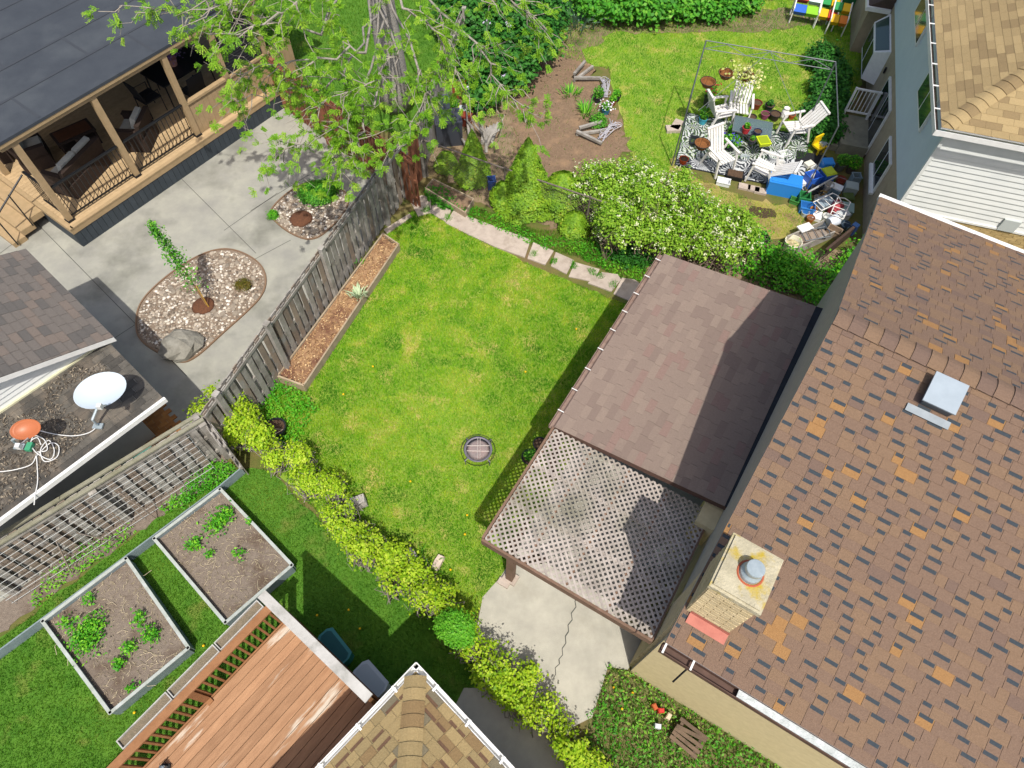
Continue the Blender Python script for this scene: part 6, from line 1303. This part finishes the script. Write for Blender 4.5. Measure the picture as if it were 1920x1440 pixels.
# ornamental bed edge: wooden star fence and white wicker
def wlogs(px, py, rz, label):
    t = thing('log_edging', label, 'edging', at(px, py), R(rz))
    for a, b in (((0, 0, .06), (.8, .35, .1)), ((0, .0, .16), (.75, -.25, .12)), ((.05, .1, .2), (.6, .5, .22))): MB().bar(a, b, .07, .07).build('rail', M_grwood, t)
wlogs(1075, 155, 25, 'grey split rails at the top of the mulch bed'); wlogs(1080, 255, -12, 'grey split rails at the lower corner of the mulch bed')
def wick(px, py, L, rz, label):
    t = thing('wicker_trellis', label, 'trellis', at(px, py), R(rz)); 
    for i in range(9):
        x = random.uniform(-.12, .12); MB().tube([(x, 0, .05), (x*.5+random.gauss(0, .05), L*.5, .22+random.gauss(0, .04)), (random.gauss(0, .1), L, .12)], .012, 4).build('cane', mat('bleached cane', '#b0aeb4', '#94929a', 8, .8), t)
    for i in range(5): MB().ring((random.gauss(0, .04), L*(i+.5)/5, .16), .1, .009, 12, 4).build('hoop', MATS['bleached cane'], t)
wick(1138, 185, .75, 8, 'bleached cane trellis lying at the top of the mulch bed'); wick(1125, 265, .8, -40, 'bleached cane trellis lying at the lower edge of the mulch bed')
pot(1120, 190, .14, .18, '#23262e', 'black pot of greens beside the upper cane trellis', M_green, ph=.25); pot(1155, 188, .12, .16, '#1f2228', 'black pot right of the upper cane trellis', M_weed, ph=.15); pot(1135, 212, .13, .16, '#2a6a8a', 'blue glazed pot with white flowers in the mulch bed', M_green, flower='#dfe0e6', ph=.15); pot(1148, 196, .1, .14, '#7a3a28', 'rust pot between the black pots', M_weed, ph=.1)
bush('mulch_bed_plant', 'leafy plant between pots and lower cane trellis', 'plant', [((at(1122, 235).x, at(1122, 235).y, .12), (.2, .25, .15))], 120, 9, .05, M_green, .04, 5)
# chain-link fence along the yard line
ca, cb = at(792, 262, 1.15), at(1290, 432, 1.15); cc_ = Vector((ca.x, ca.y, 0)); dd = cb-ca; L = dd.length
t = thing('chain_link_fence', 'rusty chain-link fence threading through the cedars', 'fence', cc_, math.atan2(dd.y, dd.x)); M_cl = mat('rusty rail', '#6f675f', '#5a5049', 9, .7)
MB().tube([(0, 0, 1.15), (L*.3, 0, 1.13), (L*.7, 0, 1.14), (L, 0, 1.15)], .02, 6).build('top_rail', M_cl, t)
for i in range(4): MB().tube([(L*(i+.02)/3.1, 0, 0), (L*(i+.02)/3.1, 0, 1.17)], .022, 6).build('post', M_cl, t)
mb = MB(); k = int(L/.09)
for i in range(-12, k): 
    x0, x1 = i*.09, i*.09+1.1
    for u0, u1 in ((x0, x1), (x1, x0)):
        A_ = Vector((max(min(u0, L), 0), 0, .03)); B2 = Vector((max(min(u1, L), 0), 0, 1.13))
        if u0 != u1: 
            f0 = (A_.x-u0)/(u1-u0); f1 = (B2.x-u0)/(u1-u0); z0, z1 = .03+1.1*f0, .03+1.1*f1
            if abs(z1-z0) > .05: mb.tube([(A_.x, 0, z0), (B2.x, 0, z1)], .0022, 3, cap=False)
mb.build('mesh', M_cl, t, kind='stuff')
tub(922, 352, .2, .2, .3, 10, '#2a4a8a', 'blue plastic drum half hidden by the tall cedar', cat='drum', open_=True)
# debris in the weedy corner
t = thing('wood_pallet', 'broken brown slats lying in the weeds below the bungalow', 'pallet', at(1285, 1385), R(-35))
for i in range(5): MB().box((0, -.16+i*.08, .2+.01*i), (.5, .06, .02), Matrix.Rotation(random.gauss(0, .08), 3, 'Z')).build('slat', mat('old slat', '#6b5a4a', '#54473b', 7, .9, .3, 40, rnd=.2), t)
for x in (-.18, .18): MB().box((x, 0, .17), (.05, .42, .04)).build('bearer', MATS['old slat'], t)
for i, (x, y, c, l) in enumerate(((1238, 1333, '#b8342a', 'red toy block in the weeds near the house wall'), (1252, 1344, '#c8b49a', 'cream toy block beside the red one'), (1226, 1326, '#a8542a', 'rust-coloured cup in the weeds above the red block'), (1232, 1362, '#c9cdd2', 'crumpled silver can in the weeds'))):
    t = thing('toy_block', l, 'litter', at(x, y, .1), i); MB().box((0, 0, .05), (.11, .08, .1), None, 0, .85).build('body', mat('litter '+c, c, rough=.5), t); MB().box((0, 0, .108), (.07, .05, .016)).build('top', mat('litter '+c, c), t)
# white folded chairs and a step seen between lattice and house
p = HF.w(-.28, 2.2, 0); t = thing('folded_chairs', 'white folded garden chairs stacked against the bungalow wall under the lattice', 'chair', p, HF.a)
for i in range(4):
    for s in (0, .16): MB().tube([(-.1-.07*i, s*1.0-.1, .02), (.1-.07*i, s-.1, 1.55)], .016, 6).build('tube', M_white, t)
    MB().box((-.02-.07*i, -.02, .95), (.02, .17, .5), Matrix.Rotation(R(8), 3, 'Y')).build('panel', M_wplastic, t)
p = HF.w(-.4, 1.45, 0); t = thing('side_step', 'mossy concrete side step at the bungalow wall', 'step', p, HF.a)
MB().box((0, 0, .25), (.6, .8, .5)).build('step', mat('mossy concrete', '#77746a', '#605e52', 5, .95, .5, 40, col3='#5f5f3a', scale3=3), t); MB().box((-.0, 0, .51), (.64, .84, .03)).build('nosing', MATS['mossy concrete'], t)

# more of the clutter heaped between stoop, blue bins and tan wall
for a_ in ((1526, 322, .2, .16, .14, 40, '#c9cac6', 'dented white tub above the royal blue crate'), (1558, 372, .24, .2, .2, -40, '#5a6f7a', 'slate grey box beside the pale basket'), (1498, 365, .16, .3, .12, 15, '#2b2f36', 'dark tray right of the long blue bin'), (1528, 362, .3, .2, .16, -20, '#30343a', 'charcoal crate under the grey pole'),
           (1575, 412, .3, .22, .24, 20, '#b8bec0', 'light grey tub below the striped cushion box'), (1560, 440, .34, .2, .2, -35, '#8d7a66', 'tan cardboard box near the dark plank'), (1535, 432, .26, .2, .18, 10, '#3c4248', 'black crate above the timber trough'), (1598, 345, .22, .2, .3, 0, '#7a8a90', 'grey-blue bin in the corner of stoop and wall'), (1515, 312, .24, .18, .12, 30, '#d6d2c4', 'cream plastic tray on the black mat'), (1488, 380, .22, .16, .12, -25, '#3f7a3a', 'small green trough on the worn grass')):
    tub(*a_[:7], a_[7], open_=(hash(a_[7]) % 2 == 0) if False else (a_[0] % 2 == 0))
for a_ in ((1550, 356, .12, .2, '#b4b0a8', 'dull white pail between the blue bins'), (1562, 392, .11, .16, '#8a5a3a', 'brown pot behind the red bucket'), (1507, 404, .1, .14, '#b8c0c4', 'pale pail left of the blue tray'), (1546, 412, .1, .15, '#d8d8d4', 'white cup-shaped pail beside the red bucket'), (1580, 430, .12, .2, '#3a4a5a', 'navy pail at the foot of the wall'), (1523, 398, .09, .12, '#c8842a', 'amber pot between the blue tray and the grey tub')): bucket(*a_)
for k_, (x, y, rz, l) in enumerate(((1550, 380, .5, 'folded white chair frame lying across the bins'), (1575, 392, 1.1, 'second folded white frame propped on the wall side'), (1528, 440, .2, 'grey metal frame lying over the timber trough'))):
    t = thing('folding_chair', l, 'frame', at(x, y, .32), rz); m_ = M_wplastic if k_ < 2 else MG
    MB().tube([(-.3, -.16, 0), (.3, -.16, .06), (.34, 0, .08), (.3, .16, .06), (-.3, .16, 0), (-.3, -.16, 0)], .014, 6).build('outer_tube', m_, t)
    for i in range(3): MB().tube([(-.2+i*.2, -.16, .02), (-.2+i*.2, .16, .02)], .01, 5).build('cross_bar', m_, t)

# loose white and grey things around the rug
for a_ in ((1448, 300, .14, .16, '#c9ccce', 'pale grey pail on the rug beside the reclining chair'), (1462, 312, .1, .12, '#dad8d2', 'white pot on the rug near the long blue bin'), (1395, 300, .12, .1, '#a8b0b4', 'shallow grey basin in the middle of the rug'), (1312, 300, .12, .14, '#8f959a', 'grey pail at the left edge of the rug'), (1432, 285, .1, .14, '#3a3f46', 'charcoal pot beside the lime tray')): bucket(*a_)
plastic_chair(1378, 226, R(170), 'white plastic chair behind the glass table', 24)
for a_ in ((1470, 292, .3, .2, .1, 20, '#d2d4d4', 'white plastic tray under the reclining chair'), (1300, 268, .22, .3, .12, -10, '#2e3238', 'black seed tray on the left of the rug'), (1355, 345, .34, .2, .12, -15, '#d5d8da', 'white plastic tray at the shrub edge of the rug')): tub(*a_[:7], a_[7], open_=True)
